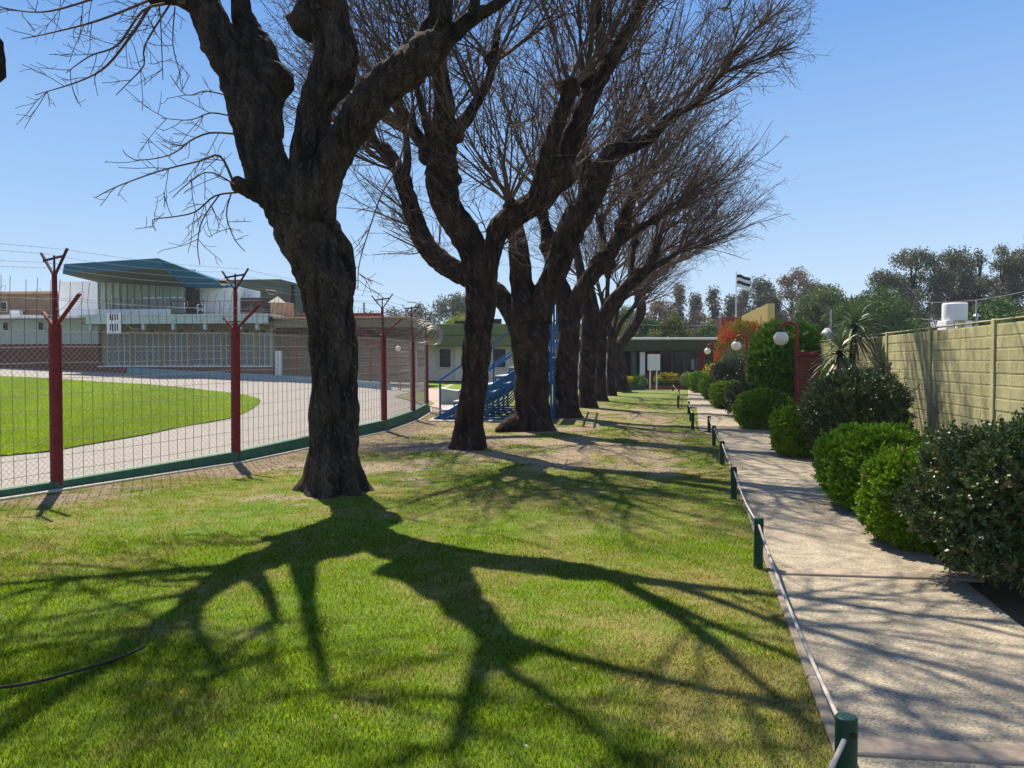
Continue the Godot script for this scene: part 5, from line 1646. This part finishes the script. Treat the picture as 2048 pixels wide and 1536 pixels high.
	for i in 5:
		mb = MB.new()
		var p: Vector2 = line[i]
		var q: Vector2 = line[i + 1]
		var y0 := lie(p.x, p.y)
		var y1 := lie(q.x, q.y)
		mb.bar(Vector3(p.x, y0 + 0.12, -p.y), Vector3(q.x, y1 + 0.12, -q.y), 0.2, 0.46, 0.02)
		part(k, "section", mb.done(), M.bluekerb)
	# far red fence standing on it
	var f := thing("far_fence", "thin red posts and rails beyond the track, by the yellow wall", "fence", Vector3.ZERO)
	for q in [[-13.2, 48.9], [-10.3, 46.9], [-7.9, 44.6], [-6.7, 43.3]]:
		var y := lie(q[0], q[1])
		mb = MB.new()
		mb.rod(Vector3(q[0], y, -q[1]), Vector3(q[0], y + 2.3, -q[1]), 0.07, 10)
		mb.rod(Vector3(q[0], y + 2.2, -q[1]), Vector3(q[0] + 0.5, y + 2.7, -q[1] + 0.1), 0.03, 8)
		part(f, "post", mb.done(), M.redpaint)
	mb = MB.new()
	for i in 4:
		var p := Vector3([-13.2, -10.3, -7.9, -6.7][i], 0, -[48.9, 46.9, 44.6, 43.3][i])
		if i < 3:
			var q := Vector3([-10.3, -7.9, -6.7][i], 0, -[46.9, 44.6, 43.3][i])
			for h in 12:
				mb.rod(p + Vector3(0, 0.45 + h * 0.16, 0), q + Vector3(0, 0.45 + h * 0.16, 0), 0.006, 3, false)
			for u in 18:
				var z := p.lerp(q, u / 18.0)
				mb.rod(z + Vector3(0, 0.3, 0), z + Vector3(0, 2.25, 0), 0.006, 3, false)
	part(f, "wire_mesh", mb.done(), M.wire).set_meta("kind", "stuff")
	var g := thing("gate", "closed wire gate in a pale frame at the end of the blue kerb", "gate", Vector3(-6.0, 0.05, -43.0))
	for x in [0.0, 0.86]:
		mb = MB.new()
		mb.rod(Vector3(x, 0, 0), Vector3(x, 2.1, 0), 0.035, 8)
		part(g, "upright", mb.done(), M.lampred if x == 0.0 else M.grey)
	for y in [0.15, 1.1, 2.08]:
		mb = MB.new()
		mb.rod(Vector3(0, y, 0), Vector3(0.86, y, 0), 0.025, 8)
		part(g, "bar", mb.done(), M.grey)
	mb = MB.new()
	for i in 12:
		mb.rod(Vector3(i * 0.072 + 0.03, 0.15, 0), Vector3(i * 0.072 + 0.03, 2.08, 0), 0.005, 3, false)
		mb.rod(Vector3(0, 0.2 + i * 0.155, 0), Vector3(0.86, 0.2 + i * 0.155, 0), 0.005, 3, false)
	part(g, "wire_infill", mb.done(), M.wire)
	single("white_post", "short white concrete post beside the wire gate", "post", bx(Vector3(-4.97, 0, -42.9), Vector3(-4.68, 0.5, -42.6), 0.02), M.white)
	mb = MB.new()
	mb.ball(Vector3(0, 2.32, 0), Vector3(0.15, 0.15, 0.15), 14, 18)
	var lp := thing("globe_lamp", "small white globe on a thin pole behind the wire fence heads", "lamp", Vector3(-6.2, 0, -43.6))
	part(lp, "globe", mb.done(), M.globe)
	mb = MB.new()
	mb.rod(Vector3(0, 0, 0), Vector3(0, 2.2, 0), 0.03, 8)
	part(lp, "pole", mb.done(), M.lampred)
	var ft := thing("roof_truss", "sloping red steel truss showing past the thick trunk above the yellow wall", "truss", Vector3(-9.4, 0, -50))
	for q in [[Vector3(-0.9, 4.2, 0), Vector3(1.1, 2.6, 0)], [Vector3(-0.9, 3.3, 0), Vector3(0.6, 2.6, 0)], [Vector3(-1.3, 2.6, 0), Vector3(3.6, 2.5, 0)], [Vector3(-0.9, 0.2, 0), Vector3(-0.9, 4.2, 0)], [Vector3(1.1, 0.2, 0), Vector3(1.1, 2.6, 0)]]:
		mb = MB.new()
		mb.bar(q[0], q[1], 0.12, 0.16, 0.01)
		part(ft, "beam", mb.done(), M.redpaint)

func bx(lo: Vector3, hi: Vector3, ch := 0.0) -> ArrayMesh:
	var mb := MB.new()
	mb.box(lo, hi, ch)
	return mb.done()

func single_thing_banner(t: Transform3D) -> Node3D:
	var b := Node3D.new()
	b.name = numbered("banner")
	add_child(b)
	b.transform = t * Transform3D(Basis(), Vector3(-9.55, 3.4, 2.06))
	part(b, "cloth", bx(Vector3(-0.48, 0, 0), Vector3(0.48, 1.3, 0.012)), M.white)
	var mb := MB.new()
	for row in 2:
		for k in 4:
			var x := -0.27 + k * 0.16
			mb.box(Vector3(x, 0.14 + row * 0.68 + (0.04 if k in [0, 3] else 0.0), 0.013), Vector3(x + 0.085, 0.60 + row * 0.62, 0.018))
	part(b, "stripes", mb.done(), M.black)
	return b

# ---------------------------------------------------------------- flat-roofed building at the end
func build_far_building() -> void:
	rng.seed = 62
	var o := thing("cream_building", "long low cream building under a deep green fascia, behind the bleachers", "building", Vector3(0, 0, -60))
	slab_part(o, "wall", M.cream, -9.2, 7.0, -0.1, 2.75, -6.0, 0.0)
	slab_part(o, "base_band", M.black, -9.2, 7.0, -0.1, 0.16, 0.002, 0.04, 0.0)
	for x in [-7.0, -5.0, -3.3, -0.9, 1.6, 4.0]:
		window_part(o, M.white, M.glassdark, x - 0.48, x + 0.48, 1.12, 2.6, 0.05, 1, 0.0)
	for x in [-6.0, -4.0, -2.2, 0.3, 2.9]:
		slab_part(o, "pilaster", M.cream, x - 0.28, x + 0.28, 0.17, 2.75, 0.03, 0.22, 0.01)
	slab_part(o, "fascia", M.fascia, -14.5, 7.4, 3.55, 4.36, -6.2, 1.3, 0.02)
	slab_part(o, "fascia_band", M.fascia, -14.5, 7.4, 2.76, 3.54, -6.2, 1.22, 0.02)
	for q in [[-1.6, 0.5], [-4.4, 0.35], [-10.2, 0.4]]:
		slab_part(o, "roof_box", M.black, q[0], q[0] + 0.8, 4.37, 4.37 + q[1], -2.0, -1.2, 0.02)
	single("yellow_wall", "yellow rendered wall panel seen through the wire fence", "wall", bx(Vector3(-13.5, 0.0, -59.6), Vector3(-9.3, 2.74, -59.2), 0.01), M.yellow)
	# the nearer wing with the white roof edge
	var w := thing("flat_roof_building", "low building with a white roof edge, sloping green fascia and dark glazing", "building", Vector3(0, 0, -48))
	var mb := MB.new()
	var T := [Vector3(3.0, 2.92, 0), Vector3(12.35, 2.92, 0), Vector3(12.35, 2.92, -9), Vector3(3.0, 2.92, -9)]
	var L := [Vector3(3.0, 2.28, -0.55), Vector3(11.75, 2.28, -0.55), Vector3(11.75, 2.28, -9), Vector3(3.0, 2.28, -9)]
	for k in 4: mb.quad(L[k], L[(k + 1) % 4], T[(k + 1) % 4], T[k])
	mb.quad(L[3], L[2], L[1], L[0])
	part(w, "fascia", mb.done(), M.darkgreen)
	slab_part(w, "roof_edge", M.white, 2.95, 12.42, 2.925, 3.06, -9.0, 0.06, 0.02)
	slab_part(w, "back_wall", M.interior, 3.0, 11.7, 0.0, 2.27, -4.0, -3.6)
	slab_part(w, "column", M.darkgreen, 7.3, 7.6, 0, 2.27, -1.2, -0.9, 0.015)
	slab_part(w, "white_column", M.white, 7.84, 8.15, 0, 2.2, -1.3, -1.0, 0.015)
	slab_part(w, "brick_pier", M.brickdark, 8.16, 9.1, 0, 0.9, -1.35, -1.1, 0.01)
	slab_part(w, "brick_pier", M.brickdark, 8.4, 8.75, 0.905, 2.27, -1.35, -1.12, 0.01)
	window_part(w, M.wood, M.glassdark, 9.1, 11.3, 0.75, 2.25, -1.2, 3, 0.0, 0.07)
	slab_part(w, "brick_sill", M.brickdark, 9.1, 11.35, 0, 0.74, -1.35, -1.1, 0.01)
	slab_part(w, "red_post", M.redpaint, 11.35, 11.5, 0, 2.27, -0.9, -0.75, 0.01)
	slab_part(w, "brick_pier", M.brickdark, 11.52, 11.9, 0, 2.27, -1.6, -0.95, 0.01)
	for q in [[11.02, 11.2, 0.5]]:
		mb = MB.new()
		for k in 8:
			var x := lerpf(q[0], q[1], k / 8.0)
			mb.box(Vector3(x, 1.1, -1.15 - 0.01 * (k % 2)), Vector3(x + 0.022, 1.75, -1.13 - 0.01 * (k % 2)))
		part(w, "curtain", mb.done(), M.grey)
	slab_part(w, "door_panel", M.white, 6.18, 6.35, 1.0, 2.0, -0.8, -0.7, 0.01)
	slab_part(w, "wall", M.cream, 3.0, 6.0, 0.0, 2.27, -1.4, -1.2)
	# flower bed edging, planter, signboard
	mb = MB.new()
	for i in 40:
		mb.block(Transform3D(Basis(), Vector3(7.9 + i * 0.085, 0.09, -46.0)), Vector3(0.075, 0.22, 0.11), 0.008)
	single("brick_edging", "row of upright bricks edging the flower bed", "edging", mb.done(), M.brick)
	setting("flower_bed", "dark soil of the flower bed before the dark windows", bx(Vector3(7.9, -0.05, -47.2), Vector3(12.0, 0.12, -46.06)), M.soil)
	single("planter_box", "long green planter box at the lawn's far end", "planter", bx(Vector3(6.38, 0, -45.85), Vector3(7.55, 0.28, -45.35), 0.02), M.darkgreen)
	var s := thing("signboard", "blank white signboard on two white legs, back turned, before the flower bed", "sign", Vector3(8.0, 0, -45.2))
	part(s, "board", bx(Vector3(-0.34, 1.12, -0.02), Vector3(0.36, 2.03, 0.02), 0.006), M.white)
	for x in [-0.2, 0.17]:
		part(s, "leg", bx(Vector3(x - 0.035, -0.05, 0.021), Vector3(x + 0.035, 1.85, 0.075), 0.006), M.white)
	# red and yellow walls behind, flag, tank, poles
	single("red_wall", "dark red wall top over the orange climber", "wall", bx(Vector3(17.0, 0, -66), Vector3(19.6, 5.2, -65), 0.02), M.redpaint)
	mb = MB.new()
	mb.prism([Vector3(18.6, 0, -65), Vector3(19.6, 0, -61.5), Vector3(19.6, 6.05, -61.5), Vector3(18.6, 5.3, -65)], Vector3(0.55, 0, 0.0))
	single("yellow_wall", "slanting yellow wall end rising over the orange climber", "wall", mb.done(), M.yellow)
	var f := thing("flagpole", "slim white flagpole above the flat roof with the striped flag", "flagpole", Vector3(20.95, 0, -75))
	mb = MB.new()
	mb.tube(PackedVector3Array([Vector3(0, 0, 0), Vector3(0, 6, 0), Vector3(0, 9.95, 0)]), PackedFloat32Array([0.08, 0.06, 0.035]), 10)
	part(f, "pole", mb.done(), M.white)
	mb = MB.new()
	mb.ball(Vector3(0, 9.98, 0), Vector3(0.07, 0.07, 0.07), 8, 10)
	part(f, "finial", mb.done(), M.white)
	var fl := thing("flag", "flag with black and white bands flying from the slim pole", "flag", Vector3(20.99, 9.7, -75))
	for band in 4:
		mb = MB.new()
		for k in 12:
			var q := []
			for e in [[k, band], [k, band + 1], [k + 1, band + 1], [k + 1, band]]:
				var t: float = e[0] / 12.0
				q.append(Vector3(1.28 * t, -0.29 * e[1] - 0.32 * t * t + 0.05 * sin(t * 7.0), 0.09 * sin(t * 9.0 + e[1] * 0.5)))
			mb.quad(q[0], q[1], q[2], q[3])
		part(fl, "band", mb.done(), M.black if band % 2 == 0 else M.white)
	mb = MB.new()
	mb.tube(PackedVector3Array([Vector3(21.7, 0, -75.3), Vector3(21.7, 8.2, -75.3)]), PackedFloat32Array([0.06, 0.04]), 8)
	single("bare_pole", "shorter bare pole standing just beside the striped flag's pole", "pole", mb.done(), M.wood)
	var tk := thing("water_tank", "white round water tank on a white base, rising over the block wall", "tank", Vector3(24.85, 0, -45))
	mb = MB.new()
	mb.lathe(Transform3D(), [Vector2(3.9, 0.62), Vector2(4.0, 0.65), Vector2(4.8, 0.645), Vector2(4.88, 0.62), Vector2(4.9, 0.0)], 28)
	part(tk, "tank", mb.done(), M.white)
	for q in [[-0.72, -0.3], [0.3, 0.72]]:
		part(tk, "base_leg", bx(Vector3(q[0], 0, -0.5), Vector3(q[1], 3.895, 0.5), 0.02), M.white)
	part(tk, "base_floor", bx(Vector3(-0.72, 0, -0.48), Vector3(0.72, 3.4, 0.48), 0.02), M.white)
	mb = MB.new()
	mb.rod(Vector3(1.0, 2.5, 0.4), Vector3(1.0, 4.1, 0.4), 0.08, 10)
	mb.lathe(Transform3D(Basis(), Vector3(1.0, 4.1, 0.4)), [Vector2(0, 0.24), Vector2(0.04, 0.24), Vector2(0.2, 0.03), Vector2(0.2, 0)], 14)
	part(tk, "vent_pipe", mb.done(), M.steel)
	mb = MB.new()
	mb.rod(Vector3(0.9, 3.85, 0.2), Vector3(2.6, 3.95, 0.2), 0.025, 6)
	part(tk, "pipe", mb.done(), M.grey)
	var hb := thing("neighbour_house", "flat roof below the white water tank, mostly hidden by the block wall", "building", Vector3(24.85, 0, -47))
	part(hb, "wall", bx(Vector3(-3.5, 0, -4), Vector3(5, 2.9, 1.2), 0.02), M.white)
	part(hb, "roof", bx(Vector3(-3.7, 2.905, -4.2), Vector3(5.2, 3.05, 1.4), 0.02), M.grey)
	mb = MB.new()
	mb.lathe(Transform3D(Basis(), Vector3(15.75, 0, -40)), [Vector2(0, 0.42), Vector2(2.5, 0.42), Vector2(3.0, 0.40), Vector2(3.08, 0.28), Vector2(3.3, 0.1), Vector2(3.31, 0)], 20)
	single("white_silo", "pale domed tank top peeping between bright bush and spiky plants", "tank", mb.done(), M.grey)
	var poles := [[1831, 596, 50, "dark utility pole against the mid-green tree"], [1788, 606, 54, "thin grey pole before the mid-green tree"], [1953, 600, 44, "dark slim pole beside the water tank"], [1662, 618, 42, "slender aerial mast by the domed tank top"], [728, 606, 70, "dark pole past the thick trunk over the green roof"]]
	for q in poles:
		var top := at(q[0], q[1], q[2])
		mb = MB.new()
		mb.rod(Vector3(top.x, 0, top.z), top, 0.1 if q[0] in [1831, 728] else 0.045, 8)
		single("utility_pole", q[3], "pole", mb.done(), M.wood if q[0] == 1831 else M.grey)
	var st := thing("street_lamp", "tall curved street lamp over the green roof, between far gum trees", "lamp", Vector3(at(866, 640, 90).x, 0, -90))
	mb = MB.new()
	mb.tube(PackedVector3Array([Vector3(0, 0, 0), Vector3(0, 5.8, 0), Vector3(-0.3, 7.0, 0), Vector3(-1.3, 8.0, 0), Vector3(-2.2, 8.25, 0)]), PackedFloat32Array([0.1, 0.08, 0.06, 0.05, 0.045]), 8)
	part(st, "pole", mb.done(), M.grey)
	part(st, "lamp_head", bx(Vector3(-2.9, 8.17, -0.12), Vector3(-2.1, 8.33, 0.12), 0.03), M.white)
	var runs := [[[1200, 640, 66], [1460, 648, 66]], [[1200, 612, 70], [1520, 600, 78]], [[1560, 598, 80], [1831, 622, 50]], [[1788, 628, 54], [2060, 640, 40]], [[700, 612, 80], [866, 630, 90]], [[1831, 604, 50], [2080, 575, 46]]]
	for q in runs:
		var a := at(q[0][0], q[0][1], q[0][2])
		var b := at(q[1][0], q[1][1], q[1][2])
		var pts := PackedVector3Array()
		var rs := PackedFloat32Array()
		for k in 13:
			var t := k / 12.0
			pts.append(a.lerp(b, t) - Vector3(0, 1.2 * t * (1 - t), 0))
			rs.append(0.013)
		mb = MB.new()
		mb.tube(pts, rs, 4, false)
		single("overhead_wire", ["pale wire sagging before the mottled round tree", "wire crossing behind the bent limb's tree", "wire from the flag towards the dark utility pole", "wire running from the thin grey pole over the wall", "wire over the green roof by the street lamp", "wire above the leafless brown tree"][runs.find(q)], "wire", mb.done(), M.grey)

# ---------------------------------------------------------------- blue bleachers
func build_bleachers() -> void:
	rng.seed = 63
	var o := thing("bleachers", "blue steel bleachers with pale planks, half hidden behind the tree trunks", "bleachers", Vector3(-2.0, 0.03, -22.1), -0.12)
	var n := 8
	var run := 0.385
	var rise := 0.235
	for i in n:
		part(o, "seat_plank", bx(Vector3(i * run - 0.02, 0.24 + i * rise, -6.0), Vector3(i * run + 0.24, 0.28 + i * rise, 0.0), 0.008), M.plank)
		part(o, "foot_plank", bx(Vector3(i * run + 0.2, 0.05 + i * rise, -5.9), Vector3(i * run + 0.42, 0.085 + i * rise, -0.1), 0.008), M.plank)
		for z in [-0.06, -1.9, -3.9, -5.94]:
			var mb := MB.new()
			var y := i * rise
			mb.bar(Vector3(i * run + 0.01, y - 0.05 + 0.03, z), Vector3(i * run + 0.01, y + 0.235, z), 0.03, 0.03)
			mb.bar(Vector3(i * run + 0.21, y + 0.06, z), Vector3(i * run + 0.21, y + 0.235, z), 0.03, 0.03)
			mb.bar(Vector3(i * run, y + 0.222, z), Vector3(i * run + 0.22, y + 0.222, z), 0.03, 0.03)
			part(o, "bracket", mb.done(), M.plank if false else M.blue)
	for z in [-0.06, -1.2, -2.4, -3.6, -4.8, -5.94]:
		var mb := MB.new()
		mb.bar(Vector3(-0.15, -0.02, z), Vector3(n * run - 0.05, n * rise - 0.02, z), 0.05, 0.10, 0.006)
		part(o, "stringer", mb.done(), M.blue)
		mb = MB.new()
		mb.bar(Vector3(0.25, 0.0, z), Vector3(n * run - 0.05, n * rise - 0.26, z), 0.05, 0.07, 0.006)
		part(o, "stringer", mb.done(), M.blue)
		mb = MB.new()
		mb.bar(Vector3(-0.1, 0.03, z), Vector3(n * run, 0.03, z), 0.05, 0.05, 0.006)
		part(o, "base_beam", mb.done(), M.blue)
		for x in [1.15, 2.3, 3.08]:
			mb = MB.new()
			mb.bar(Vector3(x, 0.0, z), Vector3(x, x / run * rise if x < 3 else 3.35, z), 0.06, 0.06, 0.006)
			part(o, "upright", mb.done(), M.blue)
		mb = MB.new()
		mb.bar(Vector3(1.15, 0.05, z), Vector3(2.3, 1.25, z), 0.04, 0.04)
		mb.bar(Vector3(2.3, 0.05, z), Vector3(3.08, 1.8, z), 0.04, 0.04)
		part(o, "brace", mb.done(), M.blue)
	for y in [0.3, 1.0]:
		for x in [1.15, 3.08]:
			var mb := MB.new()
			mb.bar(Vector3(x, y, -5.94), Vector3(x, y, -0.06), 0.045, 0.045)
			part(o, "cross_beam", mb.done(), M.blue)
	for y in [2.5, 3.3]:
		var mb := MB.new()
		mb.rod(Vector3(3.08, y, -5.94), Vector3(3.08, y, -0.06), 0.03, 8)
		part(o, "back_rail", mb.done(), M.blue)
	for z in [-0.06, -5.94]:
		var mb := MB.new()
		mb.bar(Vector3(0.0, 0.08, z), Vector3(0.0, 1.06, z), 0.05, 0.05, 0.006)
		part(o, "rail_post", mb.done(), M.blue)
		mb = MB.new()
		mb.bar(Vector3(-0.03, 1.06, z), Vector3(3.082, 3.2, z), 0.05, 0.05, 0.006)
		part(o, "handrail", mb.done(), M.blue)
		mb = MB.new()
		mb.bar(Vector3(0.5, 0.75, z), Vector3(3.082, 2.55, z), 0.04, 0.04, 0.006)
		part(o, "handrail", mb.done(), M.blue)
		mb = MB.new()
		mb.bar(Vector3(1.5, 0.9, z), Vector3(1.5, 2.0, z), 0.04, 0.04)
		part(o, "rail_post", mb.done(), M.blue)
	for z in [-2.4, -3.08]:
		var mb := MB.new()
		mb.bar(Vector3(0.4, 1.0, z), Vector3(3.3, 2.8, z), 0.04, 0.04, 0.006)
		mb.bar(Vector3(0.4, 0.25, z), Vector3(0.4, 1.0, z), 0.04, 0.04, 0.006)
		part(o, "aisle_rail", mb.done(), M.blue)
	var mb := MB.new()
	mb.prism([Vector3(-2.75, 0, -30.2), Vector3(-1.7, 0, -30.2), Vector3(-1.7, 0.46, -30.2), Vector3(-2.75, 0.62, -30.2)], Vector3(0, 0, -0.9))
	single("concrete_block", "pale green sloping concrete block behind the lowest bleacher step", "block", mb.done(), M.palegreen)

# ---------------------------------------------------------------- birds
func bird(label: String, where: Vector3, turn: float, size: float, flying: bool, dark: Color, light: Color) -> void:
	var o := thing("bird", label, "bird", where, turn)
	var mb := MB.new()
	mb.tinted = true
	# body along local x, beak at +x
	var prof := [[-0.50, 0.01, 0.0], [-0.40, 0.05, 0.0], [-0.22, 0.125, 0.0], [0.0, 0.165, 0.0], [0.16, 0.14, 0.03], [0.26, 0.085, 0.08], [0.33, 0.085, 0.12], [0.40, 0.075, 0.14], [0.45, 0.035, 0.13], [0.52, 0.008, 0.115]]
	var first := 0
	for i in prof.size():
		for k in 12:
			var w := TAU * k / 12.0
			var n := Vector3(0, cos(w), sin(w))
			mb.col = dark if cos(w) > -0.15 else light
			if i >= 8: mb.col = Color(0.03, 0.025, 0.02)
			mb.vert(Vector3(prof[i][0], prof[i][2] + prof[i][1] * n.y * 0.95, prof[i][1] * n.z) * size, n)
	for i in prof.size() - 1:
		for k in 12:
			var a := first + i * 12 + k
			var b := first + i * 12 + (k + 1) % 12
			mb.ix.append_array([a, a + 12, b, b, a + 12, b + 12])
	part(o, "body", mb.done(), M.feather)
	mb = MB.new(); mb.tinted = true; mb.col = dark
	for k in 5:
		var z := (k - 2) * 0.045
		mb.leaf(Vector3(-0.4, 0.0, z * 0.5) * size, Vector3(-0.85, -0.03, z * 1.6) * size, Vector3(0, 0.004, 0.04) * size, Vector3.ZERO)
	part(o, "tail", mb.done(), M.feather)
	for s in [-1.0, 1.0]:
		mb = MB.new(); mb.tinted = true
		if flying:
			for k in 9:
				var t := k / 8.0
				mb.col = dark if k % 3 else light
				var root := Vector3(0.16 - 0.1 * t, 0.05 + 0.22 * t, s * (0.08 + 0.5 * t)) * size
				mb.leaf(root + Vector3(0.06, 0, 0) * size, root + Vector3(-0.32 + 0.06 * t, 0.02 + 0.1 * t, s * 0.3 * t) * size, Vector3(0.02, 0.0, s * 0.07) * size, Vector3(0, 0.01, 0) * size)
		else:
			mb.col = dark
			for k in 4:
				mb.leaf(Vector3(0.16, 0.06 - 0.03 * k, s * 0.13) * size, Vector3(-0.5 + 0.04 * k, 0.02 - 0.03 * k, s * 0.07) * size, Vector3(0, 0.045, s * 0.02) * size, Vector3(0, 0, s * 0.035) * size)
			mb.col = Color(0.3, 0.1, 0.08)
			mb.rod(Vector3(0.0, -0.14, s * 0.05) * size, Vector3(0.03, -0.27, s * 0.05) * size, 0.012 * size, 5)
		part(o, "wing", mb.done(), M.feather)

func build_birds() -> void:
	var grey := Color(0.10, 0.10, 0.115)
	bird("grey pigeon perched on the fence's upper wire", at(543, 585, 14.2), PI - 0.35, 0.30, false, grey, Color(0.35, 0.34, 0.35))
	bird("black and white bird perched on the red outrigger of the second fence post", at(447, 566, 12.9), PI - 0.6, 0.30, false, Color(0.02, 0.02, 0.022), Color(0.75, 0.74, 0.72))
	bird("dark bird in flight among the highest twigs", at(1450, 19, 19.0), 0.4, 0.32, true, Color(0.02, 0.02, 0.022), Color(0.3, 0.3, 0.3))
	bird("pale grey bird flying between the trunks' upper branches", at(1040, 250, 13.5), 1.3, 0.30, true, grey, Color(0.3, 0.3, 0.32))

# ---------------------------------------------------------------- sky
func make_sky(sun: Vector3) -> Sky:
	var w := 512
	var h := 256
	var im := Image.create(w, h, false, Image.FORMAT_RGBF)
	var stops := [[0.0, Color(0.70, 0.84, 0.97)], [4.0, Color(0.57, 0.77, 0.98)], [11.0, Color(0.36, 0.60, 0.96)], [22.0, Color(0.185, 0.40, 0.84)], [40.0, Color(0.10, 0.27, 0.68)], [90.0, Color(0.06, 0.17, 0.48)]]
	for j in h:
		var e := 90.0 - (j + 0.5) / h * 180.0
		var c: Color = stops[0][1]
		for k in stops.size() - 1:
			if e >= stops[k][0]:
				var t := clampf((e - stops[k][0]) / (stops[k + 1][0] - stops[k][0]), 0, 1)
				c = stops[k][1].lerp(stops[k + 1][1], t)
		if e < 0: c = Color(0.25, 0.26, 0.22)
		for i in w:
			var a := ((i + 0.5) / w - 0.5) * TAU
			var dir := Vector3(sin(a) * cos(deg_to_rad(e)), sin(deg_to_rad(e)), -cos(a) * cos(deg_to_rad(e)))
			var g := dir.angle_to(sun)
			var glow := 0.9 * exp(-g / 0.16) + 0.22 * exp(-g / 0.55)
			var d := c
			var veil := exp(-maxf(e, 0.0) / 9.0) * (0.5 + 0.5 * cos(a - atan2(sun.x, -sun.z)))
			if e >= 0: d = Color(c.r + glow * 0.95 + veil * 0.50, c.g + glow * 0.9 + veil * 0.32, c.b + glow * 0.8 + veil * 0.12)
			im.set_pixel(i, j, d * 0.50)
	var m := PanoramaSkyMaterial.new()
	m.panorama = ImageTexture.create_from_image(im)
	var s := Sky.new()
	s.sky_material = m
	return s

func _ready() -> void:
	# camera, sky, sun, exposure
	var cam := Camera3D.new()
	cam.name = "camera"
	cam.position = Vector3(0, EYE, 0)
	cam.rotation_degrees.x = TILT
	cam.fov = rad_to_deg(2.0 * atan(768.0 / FOCAL))
	cam.near = 0.1
	cam.far = 1500.0
	add_child(cam)
	cam.current = true
	var azimuth := deg_to_rad(-24.3)
	var height := deg_to_rad(55.0)
	var to_sun := Vector3(sin(azimuth) * cos(height), sin(height), -cos(azimuth) * cos(height))
	var env := Environment.new()
	env.background_mode = Environment.BG_SKY
	env.sky = make_sky(to_sun)
	env.tonemap_mode = Environment.TONE_MAPPER_LINEAR
	env.tonemap_exposure = 2.0
	env.fog_enabled = true
	env.fog_density = 0.0005
	env.fog_light_color = Color(0.86, 0.92, 1.0)
	env.sdfgi_enabled = true
	env.ssao_enabled = true
	env.ssil_enabled = true
	var we := WorldEnvironment.new()
	we.name = "environment"
	we.environment = env
	add_child(we)
	var sun := DirectionalLight3D.new()
	sun.name = "sun"
	sun.light_energy = 1.6
	sun.light_color = Color(1.0, 0.955, 0.88)
	sun.light_angular_distance = 0.47
	sun.shadow_enabled = true
	add_child(sun)
	sun.look_at_from_position(to_sun * 50.0, Vector3.ZERO)
	# the scene, large things first
	lump.seed = 1; lump.frequency = 1.0; lump.noise_type = FastNoiseLite.TYPE_SIMPLEX_SMOOTH; lump.fractal_type = FastNoiseLite.FRACTAL_NONE
	fine = noise_of(2, 1.0, 2)
	patch = noise_of(7, 1.0, 3)
	make_materials()
	build_ground()
	build_wall()
	build_clubhouse()
	build_far_building()
	build_bare_trees()
	build_far_trees()
	build_fence()
	build_bleachers()
	build_lamps()
	build_shrubs()
	build_posts()
	build_birds()
	build_grass()
